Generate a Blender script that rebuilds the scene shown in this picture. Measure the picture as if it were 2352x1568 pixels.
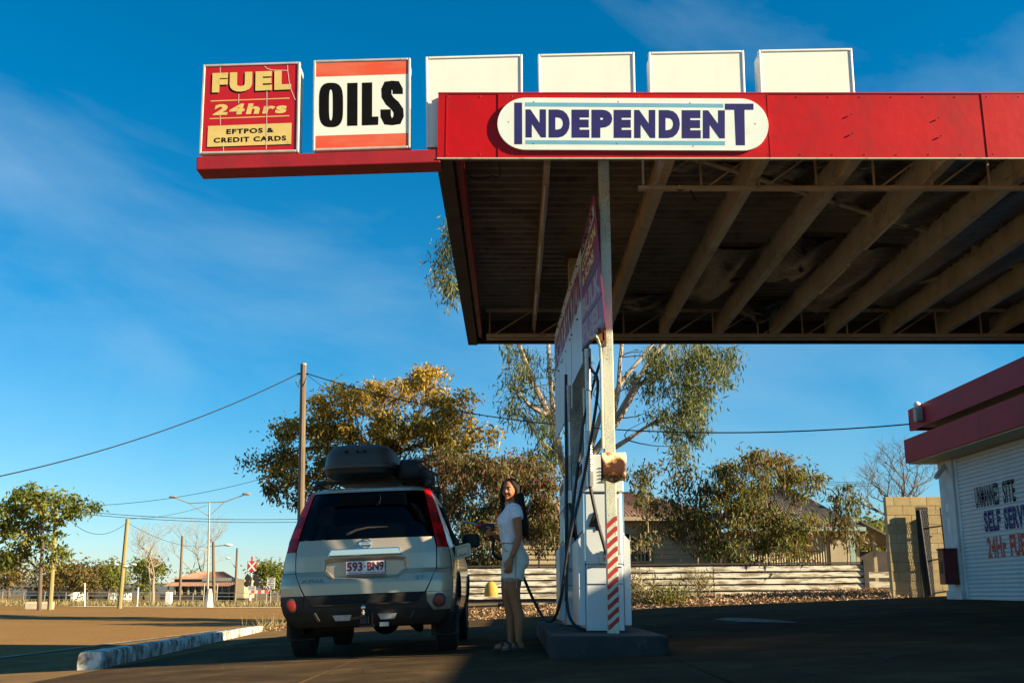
import bpy, math, random
import numpy as np
from mathutils import Vector, Matrix
rnd = random.Random(7)
R = math.radians
sc = bpy.context.scene
for o in list(bpy.data.objects): bpy.data.objects.remove(o, do_unlink=True)
COL = sc.collection

# ---------------------------------------------------------------- camera, sky, sun, exposure
TH, FPX, CZ = R(13.3), 2450.0, 0.55
cam = bpy.data.cameras.new('camera'); co = bpy.data.objects.new('camera', cam); COL.objects.link(co)
co.location = (0, 0, CZ); co.rotation_euler = (R(90) + TH, 0, 0)
cam.sensor_width = 36; cam.lens = FPX / 2352 * 36; cam.clip_end = 3000; cam.clip_start = .05
sc.camera = co
SUN_AZ, SUN_EL = R(74), R(25.2)          # sun behind the right shoulder, low
w = bpy.data.worlds.new('World'); sc.world = w; w.use_nodes = True
nt = w.node_tree; nt.nodes.clear()
sky = nt.nodes.new('ShaderNodeTexSky'); sky.sky_type = 'NISHITA'; sky.sun_disc = False
sky.sun_elevation = SUN_EL; sky.sun_rotation = R(180) - SUN_AZ
sky.air_density = 1.0; sky.dust_density = .12; sky.ozone_density = 6; sky.altitude = 50
hs = nt.nodes.new('ShaderNodeHueSaturation'); hs.inputs['Saturation'].default_value = 1.28; hs.inputs['Hue'].default_value = .486
tc = nt.nodes.new('ShaderNodeTexCoord'); mp = nt.nodes.new('ShaderNodeMapping')
mp.inputs['Location'].default_value = (5.2, .9, 2.6); mp.inputs['Scale'].default_value = (1.1, 1.1, 2.2); mp.inputs['Rotation'].default_value = (.2, .6, .9)
nz = nt.nodes.new('ShaderNodeTexNoise'); nz.inputs['Scale'].default_value = 2.1; nz.inputs['Detail'].default_value = 6
nz.inputs['Roughness'].default_value = .55; nz.inputs['Distortion'].default_value = .6
cr = nt.nodes.new('ShaderNodeValToRGB'); cr.color_ramp.elements[0].position = .46; cr.color_ramp.elements[1].position = .82
cr.color_ramp.elements[0].color = (0, 0, 0, 1); cr.color_ramp.elements[1].color = (.26, .26, .26, 1)
mx = nt.nodes.new('ShaderNodeMix'); mx.data_type = 'RGBA'; mx.inputs['B'].default_value = (5.2, 6.6, 7.2, 1)
bg = nt.nodes.new('ShaderNodeBackground'); bg.inputs['Strength'].default_value = .054
out = nt.nodes.new('ShaderNodeOutputWorld')
L = nt.links.new
L(tc.outputs['Generated'], mp.inputs['Vector']); L(mp.outputs['Vector'], nz.inputs['Vector'])
L(nz.outputs['Fac'], cr.inputs['Fac']); L(cr.outputs['Color'], mx.inputs['Factor'])
L(sky.outputs['Color'], hs.inputs['Color']); L(hs.outputs['Color'], mx.inputs['A'])
L(mx.outputs['Result'], bg.inputs['Color']); L(bg.outputs['Background'], out.inputs['Surface'])
sl = bpy.data.lights.new('sun', 'SUN'); sl.energy = 5.0; sl.angle = R(.55); sl.color = (1, .83, .54)
so = bpy.data.objects.new('sun', sl); COL.objects.link(so)
SD = Vector((math.sin(SUN_AZ) * math.cos(SUN_EL), -math.cos(SUN_AZ) * math.cos(SUN_EL), math.sin(SUN_EL)))
so.rotation_euler = SD.to_track_quat('Z', 'Y').to_euler(); so.location = (20, -10, 20)
vs = sc.view_settings; vs.view_transform = 'Standard'; vs.look = 'None'; vs.gamma = 1; vs.use_curve_mapping = False
vs.exposure = 1.5
sc.cycles.max_bounces = 6; sc.cycles.transparent_max_bounces = 8; sc.cycles.use_denoising = True

# ---------------------------------------------------------------- helpers
def P(px, py, y):
    """A point seen at (px, py) of a 2352 px wide print, standing y metres away."""
    u = (px - 1176) / FPX; v = (784 - py) / FPX
    d = (u, math.cos(TH) - v * math.sin(TH), math.sin(TH) + v * math.cos(TH)); s = y / d[1]
    return Vector((d[0] * s, y, CZ + d[2] * s))
def sm(a, b, t):
    t = min(1, max(0, (t - a) / (b - a))); return t * t * (3 - 2 * t)
def GZ(x, y):
    """ground height: the forecourt falls gently to the road on the left"""
    z = .04 * min(11, max(-2.4, x)) + .06 * min(0, max(-4.2, x + 2.4))
    if x < -6.6: z += .0055 * min(40, -6.6 - x)
    z += .0065 * (min(30, max(6, y)) - 11) * sm(-.5, 4, x)
    z += .16 * sm(26.0, 28.2, y) * sm(-8, -2, x)
    return z
def lerp(a, b, t): return a + (b - a) * t
def interp(tab, t):
    if t <= tab[0][0]: return tab[0][1]
    for (a, va), (b, vb) in zip(tab, tab[1:]):
        if t <= b: return va + (vb - va) * (t - a) / (b - a)
    return tab[-1][1]
ORG = {}
def finish(o, parent=None, loc=None):
    COL.objects.link(o)
    if parent is not None:
        o.parent = parent; ORG[o.name] = ORG.get(parent.name, Vector((0, 0, 0)))
    return o
def tag(o, label=None, cat=None, group=None, kind=None):
    if label: o['label'] = label
    if cat: o['category'] = cat
    if group: o['group'] = group
    if kind: o['kind'] = kind
    return o
def empty(name, loc=(0, 0, 0), label=None, cat=None, group=None, rot=(0, 0, 0), local=False, parent=None):
    o = bpy.data.objects.new(name, None); COL.objects.link(o); o.location = loc; o.rotation_euler = rot
    o.empty_display_size = .2
    if parent is not None: o.parent = parent
    ORG[o.name] = Vector((0, 0, 0)) if local else Vector(loc)
    return tag(o, label, cat, group)
class MB:
    def __init__(s): s.v = []; s.f = []; s.m = []; s.cm = 0
    def add(s, vs, fs):
        n = len(s.v); s.v += [tuple(p) for p in vs]; s.f += [tuple(i + n for i in f) for f in fs]; s.m += [s.cm] * len(fs)
        return s
    def mat(s, i): s.cm = i; return s
    def box(s, p0, p1, M=None):
        x0, y0, z0 = p0; x1, y1, z1 = p1
        vs = [(x0, y0, z0), (x1, y0, z0), (x1, y1, z0), (x0, y1, z0), (x0, y0, z1), (x1, y0, z1), (x1, y1, z1), (x0, y1, z1)]
        if M is not None: vs = [M @ Vector(p) for p in vs]
        return s.add(vs, [(0, 3, 2, 1), (4, 5, 6, 7), (0, 1, 5, 4), (1, 2, 6, 5), (2, 3, 7, 6), (3, 0, 4, 7)])
    def bar(s, a, b, w, h, up=(0, 0, 1)):
        a = Vector(a); b = Vector(b); d = (b - a).normalized(); up = Vector(up)
        if abs(d.dot(up)) > .99: up = Vector((1, 0, 0))
        x = d.cross(up).normalized(); z = x.cross(d)
        c = [(-w / 2, -h / 2), (w / 2, -h / 2), (w / 2, h / 2), (-w / 2, h / 2)]
        vs = [a + x * i + z * j for i, j in c] + [b + x * i + z * j for i, j in c]
        return s.add(vs, [(3, 2, 1, 0), (4, 5, 6, 7), (0, 1, 5, 4), (1, 2, 6, 5), (2, 3, 7, 6), (3, 0, 4, 7)])
    def tube(s, pts, r, n=8, cap=True, ry=None):
        pts = [Vector(p) for p in pts]; k = len(pts)
        rs = r if isinstance(r, (list, tuple)) else [r] * k
        vs = []; fs = []; px = None
        for i, p in enumerate(pts):
            d = (pts[min(k - 1, i + 1)] - pts[max(0, i - 1)])
            d = d.normalized() if d.length > 1e-9 else Vector((0, 0, 1))
            if px is None:
                q = Vector((0, 0, 1)) if abs(d.z) < .9 else Vector((1, 0, 0)); px = d.cross(q).normalized()
            else:
                px = (px - d * px.dot(d)); px = px.normalized() if px.length > 1e-6 else d.orthogonal().normalized()
            pz = d.cross(px)
            for j in range(n):
                a = 2 * math.pi * j / n
                vs.append(p + px * math.cos(a) * rs[i] + pz * math.sin(a) * rs[i])
        for i in range(k - 1):
            for j in range(n):
                j2 = (j + 1) % n; fs.append((i * n + j, i * n + j2, (i + 1) * n + j2, (i + 1) * n + j))
        if cap: fs.append(tuple(range(n - 1, -1, -1))); fs.append(tuple((k - 1) * n + j for j in range(n)))
        return s.add(vs, fs)
    def rings(s, rows, n=20, cap=True, M=None, pw=1.0):
        """rows of (z, cx, cy, rx, ry)"""
        vs = []; fs = []
        for (z, cx, cy, rx, ry) in rows:
            for j in range(n):
                a = 2 * math.pi * j / n; c, t = math.cos(a), math.sin(a)
                if pw != 1: c = math.copysign(abs(c) ** pw, c); t = math.copysign(abs(t) ** pw, t)
                p = Vector((cx + rx * c, cy + ry * t, z)); vs.append(M @ p if M is not None else p)
        k = len(rows)
        for i in range(k - 1):
            for j in range(n):
                j2 = (j + 1) % n; fs.append((i * n + j, i * n + j2, (i + 1) * n + j2, (i + 1) * n + j))
        if cap: fs.append(tuple(range(n - 1, -1, -1))); fs.append(tuple((k - 1) * n + j for j in range(n)))
        return s.add(vs, fs)
    def ball(s, c, r, n=14, k=9, M=None):
        rx, ry, rz = r if isinstance(r, (tuple, list)) else (r, r, r)
        rows = []
        for i in range(k + 1):
            t = -math.pi / 2 + math.pi * (i + .02) / (k + .04); rows.append((rz * math.sin(t), 0, 0, rx * math.cos(t), ry * math.cos(t)))
        T = Matrix.Translation(Vector(c)) @ (M.to_4x4() if M is not None else Matrix())
        return s.rings(rows, n, True, T)
    def lathe(s, prof, n=24, M=None):
        return s.rings([(z, 0, 0, r, r) for r, z in prof], n, True, M)
    def prism(s, poly, y0, y1, M=None):
        """poly of (x, z), extruded from y0 (front) to y1"""
        n = len(poly); vs = [(x, y0, z) for x, z in poly] + [(x, y1, z) for x, z in poly]
        if M is not None: vs = [M @ Vector(p) for p in vs]
        fs = [tuple(range(n)), tuple(range(2 * n - 1, n - 1, -1))] + [(i, i + n, (i + 1) % n + n, (i + 1) % n) for i in range(n)]
        return s.add(vs, fs)
    def grid(s, fn, nu, nv):
        vs = [fn(i / nu, j / nv) for j in range(nv + 1) for i in range(nu + 1)]
        return s.add(vs, [(j * (nu + 1) + i, j * (nu + 1) + i + 1, (j + 1) * (nu + 1) + i + 1, (j + 1) * (nu + 1) + i) for j in range(nv) for i in range(nu)])
    def build(s, name, mats, parent=None, smooth=False, bevel=0, kind=None, label=None, cat=None, group=None, solid=0, seg=2, angle=35):
        me = bpy.data.meshes.new(name)
        off = ORG.get(parent.name, Vector((0, 0, 0))) if parent is not None else Vector((0, 0, 0))
        me.from_pydata([(p[0] - off.x, p[1] - off.y, p[2] - off.z) for p in s.v], [], s.f)
        if not isinstance(mats, (list, tuple)): mats = [mats]
        for m in mats: me.materials.append(m)
        if len(mats) > 1: me.polygons.foreach_set('material_index', s.m)
        me.validate()
        if smooth: me.shade_smooth()
        o = bpy.data.objects.new(name, me); finish(o, parent); tag(o, label, cat, group, kind)
        if solid:
            q = o.modifiers.new('s', 'SOLIDIFY'); q.thickness = solid; q.offset = 0
        if bevel:
            q = o.modifiers.new('b', 'BEVEL'); q.width = bevel; q.segments = seg; q.limit_method = 'ANGLE'; q.angle_limit = R(40)
        if smooth and angle:
            me.set_sharp_from_angle(angle=R(angle))
        return o
def remesh(mb, name, mat, parent, voxel, smooth_it=4, label=None):
    """union of overlapping closed shapes into one continuous skin"""
    o = mb.build(name, mat, parent, True, angle=0)
    q = o.modifiers.new('r', 'REMESH'); q.mode = 'VOXEL'; q.voxel_size = voxel; q.use_smooth_shade = True
    q2 = o.modifiers.new('c', 'SMOOTH'); q2.iterations = smooth_it; q2.factor = .5
    dg = bpy.context.evaluated_depsgraph_get(); dg.update()
    me = bpy.data.meshes.new_from_object(o.evaluated_get(dg)); old = o.data
    o.modifiers.clear(); o.data = me; bpy.data.meshes.remove(old); me.name = name
    me.shade_smooth()
    if label: o['label'] = label
    return o
_tx = {}
def glyphs(s, bold=0, shear=0, space=1.0):
    """outline lettering as flat triangles in a unit box"""
    k = (s, bold, shear, space)
    if k not in _tx:
        c = bpy.data.curves.new('t', 'FONT'); c.body = s; c.offset = bold; c.shear = shear; c.space_character = space; c.resolution_u = 4
        o = bpy.data.objects.new('t', c); COL.objects.link(o)
        dg = bpy.context.evaluated_depsgraph_get(); dg.update()
        e = o.evaluated_get(dg); me = e.to_mesh()
        vs = [(v.co.x, v.co.y) for v in me.vertices]; fs = [tuple(p.vertices) for p in me.polygons]
        e.to_mesh_clear(); bpy.data.objects.remove(o, do_unlink=True); bpy.data.curves.remove(c)
        x0 = min(p[0] for p in vs); x1 = max(p[0] for p in vs); y0 = min(p[1] for p in vs); y1 = max(p[1] for p in vs)
        _tx[k] = ([((p[0] - x0) / (x1 - x0), (p[1] - y0) / (y1 - y0)) for p in vs], fs)
    return _tx[k]
def put_text(mb, s, fn, bold=0, shear=0, space=1.0):
    vs, fs = glyphs(s, bold, shear, space); mb.add([fn(u, v) for u, v in vs], fs)
def quadmap(a, b, c, d):
    """a..b bottom left/right, d..c top left/right"""
    a, b, c, d = map(Vector, (a, b, c, d))
    return lambda u, v: (a * (1 - u) + b * u) * (1 - v) + (d * (1 - u) + c * u) * v

# ---------------------------------------------------------------- materials
def _n(nt, t, **kw):
    n = nt.nodes.new(t)
    for k, v in kw.items(): setattr(n, k, v)
    return n
def _ramp(nt, stops):
    r = nt.nodes.new('ShaderNodeValToRGB'); e = r.color_ramp.elements
    while len(e) < len(stops): e.new(.5)
    for i, (p, c) in enumerate(stops):
        e[i].position = p; e[i].color = (c, c, c, 1) if isinstance(c, (int, float)) else (*c, 1)
    return r
def mat(name, col, col2=None, rough=.6, metal=0, scale=6, detail=6, lo=.35, hi=.7, bump=0, bscale=60, spec=.5, coat=0, trans=0, stretch=(1, 1, 1), alpha=None, dirt=None, dscale=1.5, dlo=.5, dhi=.75):
    m = bpy.data.materials.new(name); m.use_nodes = True; nt = m.node_tree; b = nt.nodes['Principled BSDF']; l = nt.links.new
    if col2 is None: col2 = tuple(c * .78 for c in col)
    tc = _n(nt, 'ShaderNodeTexCoord'); mp = _n(nt, 'ShaderNodeMapping'); mp.inputs['Scale'].default_value = stretch
    l(tc.outputs['Object'], mp.inputs['Vector'])
    nz = _n(nt, 'ShaderNodeTexNoise'); nz.inputs['Scale'].default_value = scale; nz.inputs['Detail'].default_value = detail; nz.inputs['Roughness'].default_value = .62
    l(mp.outputs['Vector'], nz.inputs['Vector'])
    r = _ramp(nt, [(lo, col), (hi, col2)]); l(nz.outputs['Fac'], r.inputs['Fac']); last = r.outputs['Color']
    if dirt is not None:
        n2 = _n(nt, 'ShaderNodeTexNoise'); n2.inputs['Scale'].default_value = dscale; n2.inputs['Detail'].default_value = 8; n2.inputs['Roughness'].default_value = .7
        l(mp.outputs['Vector'], n2.inputs['Vector']); r2 = _ramp(nt, [(dlo, 0), (dhi, 1)]); l(n2.outputs['Fac'], r2.inputs['Fac'])
        mx = _n(nt, 'ShaderNodeMix', data_type='RGBA'); mx.inputs['B'].default_value = (*dirt, 1)
        l(r2.outputs['Color'], mx.inputs['Factor']); l(last, mx.inputs['A']); last = mx.outputs['Result']
    l(last, b.inputs['Base Color'])
    b.inputs['Roughness'].default_value = rough; b.inputs['Metallic'].default_value = metal
    b.inputs['Specular IOR Level'].default_value = spec; b.inputs['Coat Weight'].default_value = coat; b.inputs['Coat Roughness'].default_value = .08
    b.inputs['Transmission Weight'].default_value = trans
    if bump:
        nb = _n(nt, 'ShaderNodeTexNoise'); nb.inputs['Scale'].default_value = bscale; nb.inputs['Detail'].default_value = 5
        l(mp.outputs['Vector'], nb.inputs['Vector']); bp = _n(nt, 'ShaderNodeBump'); bp.inputs['Strength'].default_value = bump; bp.inputs['Distance'].default_value = .02
        l(nb.outputs['Fac'], bp.inputs['Height']); l(bp.outputs['Normal'], b.inputs['Normal'])
    return m
def peeled(name, paint, under, scale=3, lo=.52, hi=.58, rough=.7, stretch=(1, 1, 1), edge=None):
    """paint that has flaked off in patches down to the layer beneath"""
    m = bpy.data.materials.new(name); m.use_nodes = True; nt = m.node_tree; b = nt.nodes['Principled BSDF']; l = nt.links.new
    tc = _n(nt, 'ShaderNodeTexCoord'); mp = _n(nt, 'ShaderNodeMapping'); mp.inputs['Scale'].default_value = stretch; l(tc.outputs['Object'], mp.inputs['Vector'])
    nz = _n(nt, 'ShaderNodeTexNoise'); nz.inputs['Scale'].default_value = scale; nz.inputs['Detail'].default_value = 9; nz.inputs['Roughness'].default_value = .68
    l(mp.outputs['Vector'], nz.inputs['Vector'])
    e = edge or tuple((p + q) / 2 for p, q in zip(paint, under))
    r = _ramp(nt, [(lo - .045, paint), (lo, e), (hi, under)]); l(nz.outputs['Fac'], r.inputs['Fac']); l(r.outputs['Color'], b.inputs['Base Color'])
    b.inputs['Roughness'].default_value = rough; b.inputs['Specular IOR Level'].default_value = .25
    bp = _n(nt, 'ShaderNodeBump'); bp.inputs['Strength'].default_value = .35; bp.inputs['Distance'].default_value = .01; bp.invert = True
    l(nz.outputs['Fac'], bp.inputs['Height']); l(bp.outputs['Normal'], b.inputs['Normal'])
    return m
def crackle(name, paint, under, scale=28, width=.05, rough=.6):
    """old paint cracked into small plates"""
    m = bpy.data.materials.new(name); m.use_nodes = True; nt = m.node_tree; b = nt.nodes['Principled BSDF']; l = nt.links.new
    tc = _n(nt, 'ShaderNodeTexCoord'); mp = _n(nt, 'ShaderNodeMapping'); mp.inputs['Scale'].default_value = (1, 1, .7); l(tc.outputs['Object'], mp.inputs['Vector'])
    n0 = _n(nt, 'ShaderNodeTexNoise'); n0.inputs['Scale'].default_value = 9; l(mp.outputs['Vector'], n0.inputs['Vector'])
    ad = _n(nt, 'ShaderNodeMixRGB'); ad.blend_type = 'ADD'; ad.inputs['Fac'].default_value = .06; l(mp.outputs['Vector'], ad.inputs['Color1']); l(n0.outputs['Color'], ad.inputs['Color2'])
    v = _n(nt, 'ShaderNodeTexVoronoi'); v.feature = 'DISTANCE_TO_EDGE'; v.inputs['Scale'].default_value = scale; l(ad.outputs['Color'], v.inputs['Vector'])
    n1 = _n(nt, 'ShaderNodeTexNoise'); n1.inputs['Scale'].default_value = 2.2; n1.inputs['Detail'].default_value = 6; l(mp.outputs['Vector'], n1.inputs['Vector'])
    wd = _n(nt, 'ShaderNodeMapRange'); wd.inputs['From Min'].default_value = .45; wd.inputs['From Max'].default_value = .7; wd.inputs['To Min'].default_value = width * .5; wd.inputs['To Max'].default_value = width * 4.5
    l(n1.outputs['Fac'], wd.inputs['Value'])
    lt = _n(nt, 'ShaderNodeMath', operation='LESS_THAN'); l(v.outputs['Distance'], lt.inputs[0]); l(wd.outputs['Result'], lt.inputs[1])
    mx = _n(nt, 'ShaderNodeMix', data_type='RGBA'); mx.inputs['A'].default_value = (*paint, 1); mx.inputs['B'].default_value = (*under, 1)
    l(lt.outputs[0], mx.inputs['Factor']); l(mx.outputs['Result'], b.inputs['Base Color']); b.inputs['Roughness'].default_value = rough
    bp = _n(nt, 'ShaderNodeBump'); bp.inputs['Strength'].default_value = .5; bp.inputs['Distance'].default_value = .004; bp.invert = True
    l(lt.outputs[0], bp.inputs['Height']); l(bp.outputs['Normal'], b.inputs['Normal'])
    return m
def leafmat(name, cols, rough=.55, tl=.42):
    """leaf colours spread over the single leaves"""
    m = bpy.data.materials.new(name); m.use_nodes = True; nt = m.node_tree; b = nt.nodes['Principled BSDF']; l = nt.links.new
    at = _n(nt, 'ShaderNodeAttribute'); at.attribute_name = 'tint'
    k = len(cols); r = _ramp(nt, [(i / (k - 1), c) for i, c in enumerate(cols)]); l(at.outputs['Fac'], r.inputs['Fac'])
    l(r.outputs['Color'], b.inputs['Base Color']); b.inputs['Roughness'].default_value = rough; b.inputs['Specular IOR Level'].default_value = .35
    t = _n(nt, 'ShaderNodeBsdfTranslucent'); l(r.outputs['Color'], t.inputs['Color']); s = _n(nt, 'ShaderNodeMixShader'); s.inputs['Fac'].default_value = tl
    l(b.outputs['BSDF'], s.inputs[1]); l(t.outputs['BSDF'], s.inputs[2]); l(s.outputs['Shader'], nt.nodes['Material Output'].inputs['Surface'])
    return m
def glassmat(name, tint=(.1, .11, .11), rough=.02):
    m = bpy.data.materials.new(name); m.use_nodes = True; nt = m.node_tree; l = nt.links.new; nt.nodes.remove(nt.nodes['Principled BSDF'])
    t = _n(nt, 'ShaderNodeBsdfTransparent'); t.inputs['Color'].default_value = (*tint, 1); g = _n(nt, 'ShaderNodeBsdfGlossy'); g.inputs['Roughness'].default_value = rough
    f = _n(nt, 'ShaderNodeFresnel'); f.inputs['IOR'].default_value = 1.35; s = _n(nt, 'ShaderNodeMixShader')
    l(f.outputs['Fac'], s.inputs['Fac']); l(t.outputs['BSDF'], s.inputs[1]); l(g.outputs['BSDF'], s.inputs[2]); l(s.outputs['Shader'], nt.nodes['Material Output'].inputs['Surface'])
    return m
M = {}
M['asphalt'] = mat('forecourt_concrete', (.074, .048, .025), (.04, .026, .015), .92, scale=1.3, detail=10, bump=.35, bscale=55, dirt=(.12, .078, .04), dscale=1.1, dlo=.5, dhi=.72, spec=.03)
M['oilyshade'] = mat('oily_shade_forecourt', (.045, .038, .034), (.028, .024, .023), .8, scale=1.6, detail=10, bump=.3, bscale=50, dirt=(.1, .085, .07), dscale=.9, dlo=.62, dhi=.85, spec=.25)  # oil-stained forecourt copy, darkened for the shade under the canopy; unused
M['road'] = mat('road_bitumen', (.3, .165, .06), (.13, .075, .03), .95, scale=30, detail=5, lo=.4, hi=.66, bump=.5, bscale=120, dirt=(.26, .155, .065), dscale=.35, dlo=.45, dhi=.8, spec=.02)
M['path'] = mat('footpath_concrete', (.22, .135, .06), (.13, .082, .038), .95, scale=2.5, detail=10, bump=.25, bscale=70, dirt=(.085, .055, .028), dscale=.8, spec=.02)
M['dirt'] = mat('dry_earth', (.2, .12, .055), (.12, .075, .034), .95, scale=1.2, detail=10, bump=.5, bscale=30, spec=.1)
M['whiteline'] = mat('worn_white_paint', (.34, .29, .22), (.1, .07, .045), .85, scale=7, lo=.4, hi=.62, spec=.2)
M['kerbpaint'] = peeled('kerb_white_paint', (.72, .7, .6), (.16, .13, .1), scale=5, lo=.5, hi=.6, rough=.85)
M['red'] = mat('red_fascia_paint', (.5, .004, .006), (.4, .003, .005), .45, scale=2.2, bump=.1, bscale=9, spec=.22, dirt=(.34, .014, .012), dscale=2.2, dlo=.5, dhi=.75)
M['dullred'] = mat('dull_red_paint', (.4, .01, .012), (.28, .008, .012), .5, scale=3, bump=.05, bscale=25, dirt=(.2, .02, .015), dscale=2)
M['shopred'] = mat('faded_shop_red', (.42, .01, .022), (.32, .008, .018), .6, scale=1.5, bump=.08, bscale=20)
M['cream'] = mat('cream_sign_face', (.8, .84, .74), (.74, .78, .68), .5, scale=1.5, dirt=(.7, .68, .52), dscale=1.6, dlo=.55, dhi=.8)
M['alu'] = mat('sign_frame_aluminium', (.66, .64, .56), (.5, .48, .4), .45, metal=.35, scale=8)
M['whitepaint'] = mat('white_frame_paint', (.82, .82, .74), (.72, .72, .62), .4, scale=4)
M['signwhite'] = mat('plaque_white', (.78, .84, .76), (.7, .76, .68), .5, scale=2.5, dirt=(.6, .6, .46), dscale=3, dlo=.6, dhi=.85)
M['navy'] = mat('navy_letter', (.02, .018, .115), (.026, .024, .15), .7, scale=5, spec=.2)
M['aqua'] = mat('aqua_band', (.16, .42, .56), (.13, .36, .5), .5, scale=5)
M['black'] = mat('black_letter', (.004, .004, .005), (.007, .007, .008), .95, spec=.08)
M['fuelred'] = mat('fuel_sign_red', (.5, .008, .008), (.42, .006, .008), .4, scale=2)
M['gold'] = mat('faded_yellow_print', (.72, .54, .17), (.62, .45, .13), .6, scale=4, dirt=(.46, .28, .07), dscale=5, dlo=.58, dhi=.7)
M['crackwhite'] = mat('crack_filler_white', (.75, .6, .52), (.65, .4, .34), .6)
M['orange'] = mat('faded_orange_band', (.72, .085, .03), (.66, .2, .1), .5, scale=3, lo=.42, hi=.75, stretch=(.6, 1, 3))
M['creamsteel'] = mat('cream_steel_paint', (.58, .51, .37), (.44, .37, .25), .6, scale=2.5, dirt=(.2, .12, .06), dscale=4, dlo=.55, dhi=.75)
M['deck'] = mat('roof_deck_underside', (.2, .18, .155), (.14, .125, .11), .6, metal=0, scale=2, dirt=(.08, .06, .045), dscale=2)
M['foil'] = mat('torn_foil_insulation', (.1, .085, .075), (.04, .036, .036), .32, metal=.7, scale=4, bump=.8, bscale=9, stretch=(.5, 3, 3))
M['darkwood'] = mat('dark_timber', (.07, .055, .045), (.04, .03, .026), .8, scale=3)
M['post'] = crackle('crackled_white_paint', (.7, .69, .52), (.36, .37, .28), scale=80, width=.06)
M['post2'] = crackle('crackled_grey_white_paint', (.56, .52, .4), (.22, .22, .18), scale=60, width=.06)
M['stripe'] = mat('red_stripe_paint', (.55, .035, .02), (.45, .03, .018), .6, scale=9)
M['rusthood'] = peeled('rusted_white_steel', (.8, .72, .42), (.09, .032, .014), scale=5, lo=.5, hi=.535, edge=(.42, .16, .03))
M['rust'] = mat('bare_rust', (.2, .07, .025), (.1, .035, .015), .9, scale=14, bump=.4, bscale=60)
M['pump'] = mat('pump_white_enamel', (.7, .73, .72), (.62, .66, .66), .38, scale=2, dirt=(.45, .4, .3), dscale=2.6, dlo=.6, dhi=.85)
M['pumpgrey'] = mat('pump_grey_panel', (.5, .53, .53), (.4, .43, .44), .4, scale=4)
M['rubber'] = mat('black_rubber', (.012, .012, .012), (.02, .02, .02), .55)
M['steel'] = mat('galvanised_steel', (.5, .5, .48), (.38, .38, .36), .32, metal=.9, scale=12)
M['darksteel'] = mat('dark_steel', (.05, .05, .05), (.03, .03, .03), .5, metal=.6)
M['island'] = mat('island_dark_paint', (.022, .019, .022), (.04, .034, .03), .8, scale=5, bump=.25, bscale=40, dirt=(.11, .1, .085), dscale=4, dlo=.6, dhi=.8)
M['islandtop'] = mat('island_top_concrete', (.1, .08, .06), (.06, .048, .038), .88, scale=4, bump=.3, bscale=60)
M['maroon'] = mat('faded_maroon_sign', (.34, .02, .05), (.28, .02, .07), .35, scale=1.2)
M['plum'] = mat('faded_plum_sign', (.34, .035, .085), (.3, .03, .075), .4, scale=1.5)
M['boardwhite'] = mat('weathered_white_board', (.62, .64, .62), (.5, .52, .5), .45, scale=1.5, stretch=(1, 1, .25), dirt=(.3, .2, .12), dscale=2.4, dlo=.6, dhi=.75)
M['fadedletter'] = peeled('cracked_faded_letter', (.42, .38, .4), (.3, .05, .09), scale=22, lo=.6, hi=.64)
M['signred'] = mat('sign_red_letter', (.42, .02, .03), (.34, .02, .03), .5)
M['slate'] = mat('slate_blue_band', (.06, .08, .12), (.05, .06, .1), .5)
M['brick'] = mat('buff_concrete_block', (.52, .4, .2), (.42, .31, .15), .9, scale=5, bump=.35, bscale=90, spec=.15)
M['brick2'] = mat('pale_concrete_block', (.56, .45, .25), (.46, .35, .19), .9, scale=5, bump=.35, bscale=90, spec=.15)
M['mortar'] = mat('mortar', (.34, .27, .16), (.28, .22, .13), .95, scale=9)
M['shopwhite'] = mat('shop_white_wall', (.62, .64, .62), (.54, .56, .55), .7, scale=2, dirt=(.45, .44, .4), dscale=2)
M['shopcream'] = mat('shop_cream_wall', (.5, .42, .24), (.42, .35, .2), .7, scale=2)
M['slat'] = mat('roller_slat_white', (.58, .62, .62), (.52, .56, .56), .45, scale=2)
M['cabinet'] = mat('dark_red_cabinet', (.16, .008, .01), (.12, .007, .01), .4)
M['fencewhite'] = peeled('flaking_white_boards', (.66, .62, .5), (.24, .19, .13), scale=5, lo=.51, hi=.57, rough=.85, stretch=(.35, 1, 2.2))
M['weatherboard'] = mat('cream_weatherboard', (.46, .37, .22), (.36, .28, .16), .8, scale=3, stretch=(.4, 1, 2))
M['roofrust'] = mat('rusty_roof_iron', (.26, .13, .075), (.17, .085, .055), .7, scale=2, detail=8, dirt=(.34, .24, .17), dscale=3)
M['roofgrey'] = mat('grey_roof_iron', (.13, .11, .095), (.09, .075, .065), .7, scale=3, dirt=(.2, .13, .08), dscale=3)
M['iron'] = mat('corrugated_wall_iron', (.5, .43, .28), (.4, .33, .2), .6, scale=2)
M['aquatrim'] = mat('pale_aqua_trim', (.32, .48, .44), (.26, .4, .36), .6)
M['windowdark'] = mat('dark_window', (.015, .022, .018), (.03, .04, .03), .12, scale=3)
M['trunk'] = mat('grey_brown_bark', (.15, .105, .065), (.08, .055, .035), .9, scale=6, bump=.5, bscale=30, stretch=(1, 1, .3))
M['gumtrunk'] = mat('smooth_gum_bark', (.42, .32, .22), (.2, .13, .085), .75, scale=3.5, lo=.42, hi=.66, bump=.2, bscale=30, stretch=(1, 1, .3))
M['palebark'] = mat('pale_bark', (.4, .31, .2), (.26, .19, .12), .85, scale=5, stretch=(1, 1, .3))
M['pole'] = mat('weathered_pole_timber', (.2, .14, .08), (.11, .075, .045), .85, scale=5, bump=.4, bscale=40, stretch=(3, 3, .15))
M['tanpole'] = mat('treated_pole_timber', (.3, .24, .09), (.2, .17, .07), .85, scale=5, stretch=(3, 3, .15))
M['greypole'] = mat('galvanised_pole', (.42, .4, .33), (.32, .3, .25), .5, metal=.4, scale=5)
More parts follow.
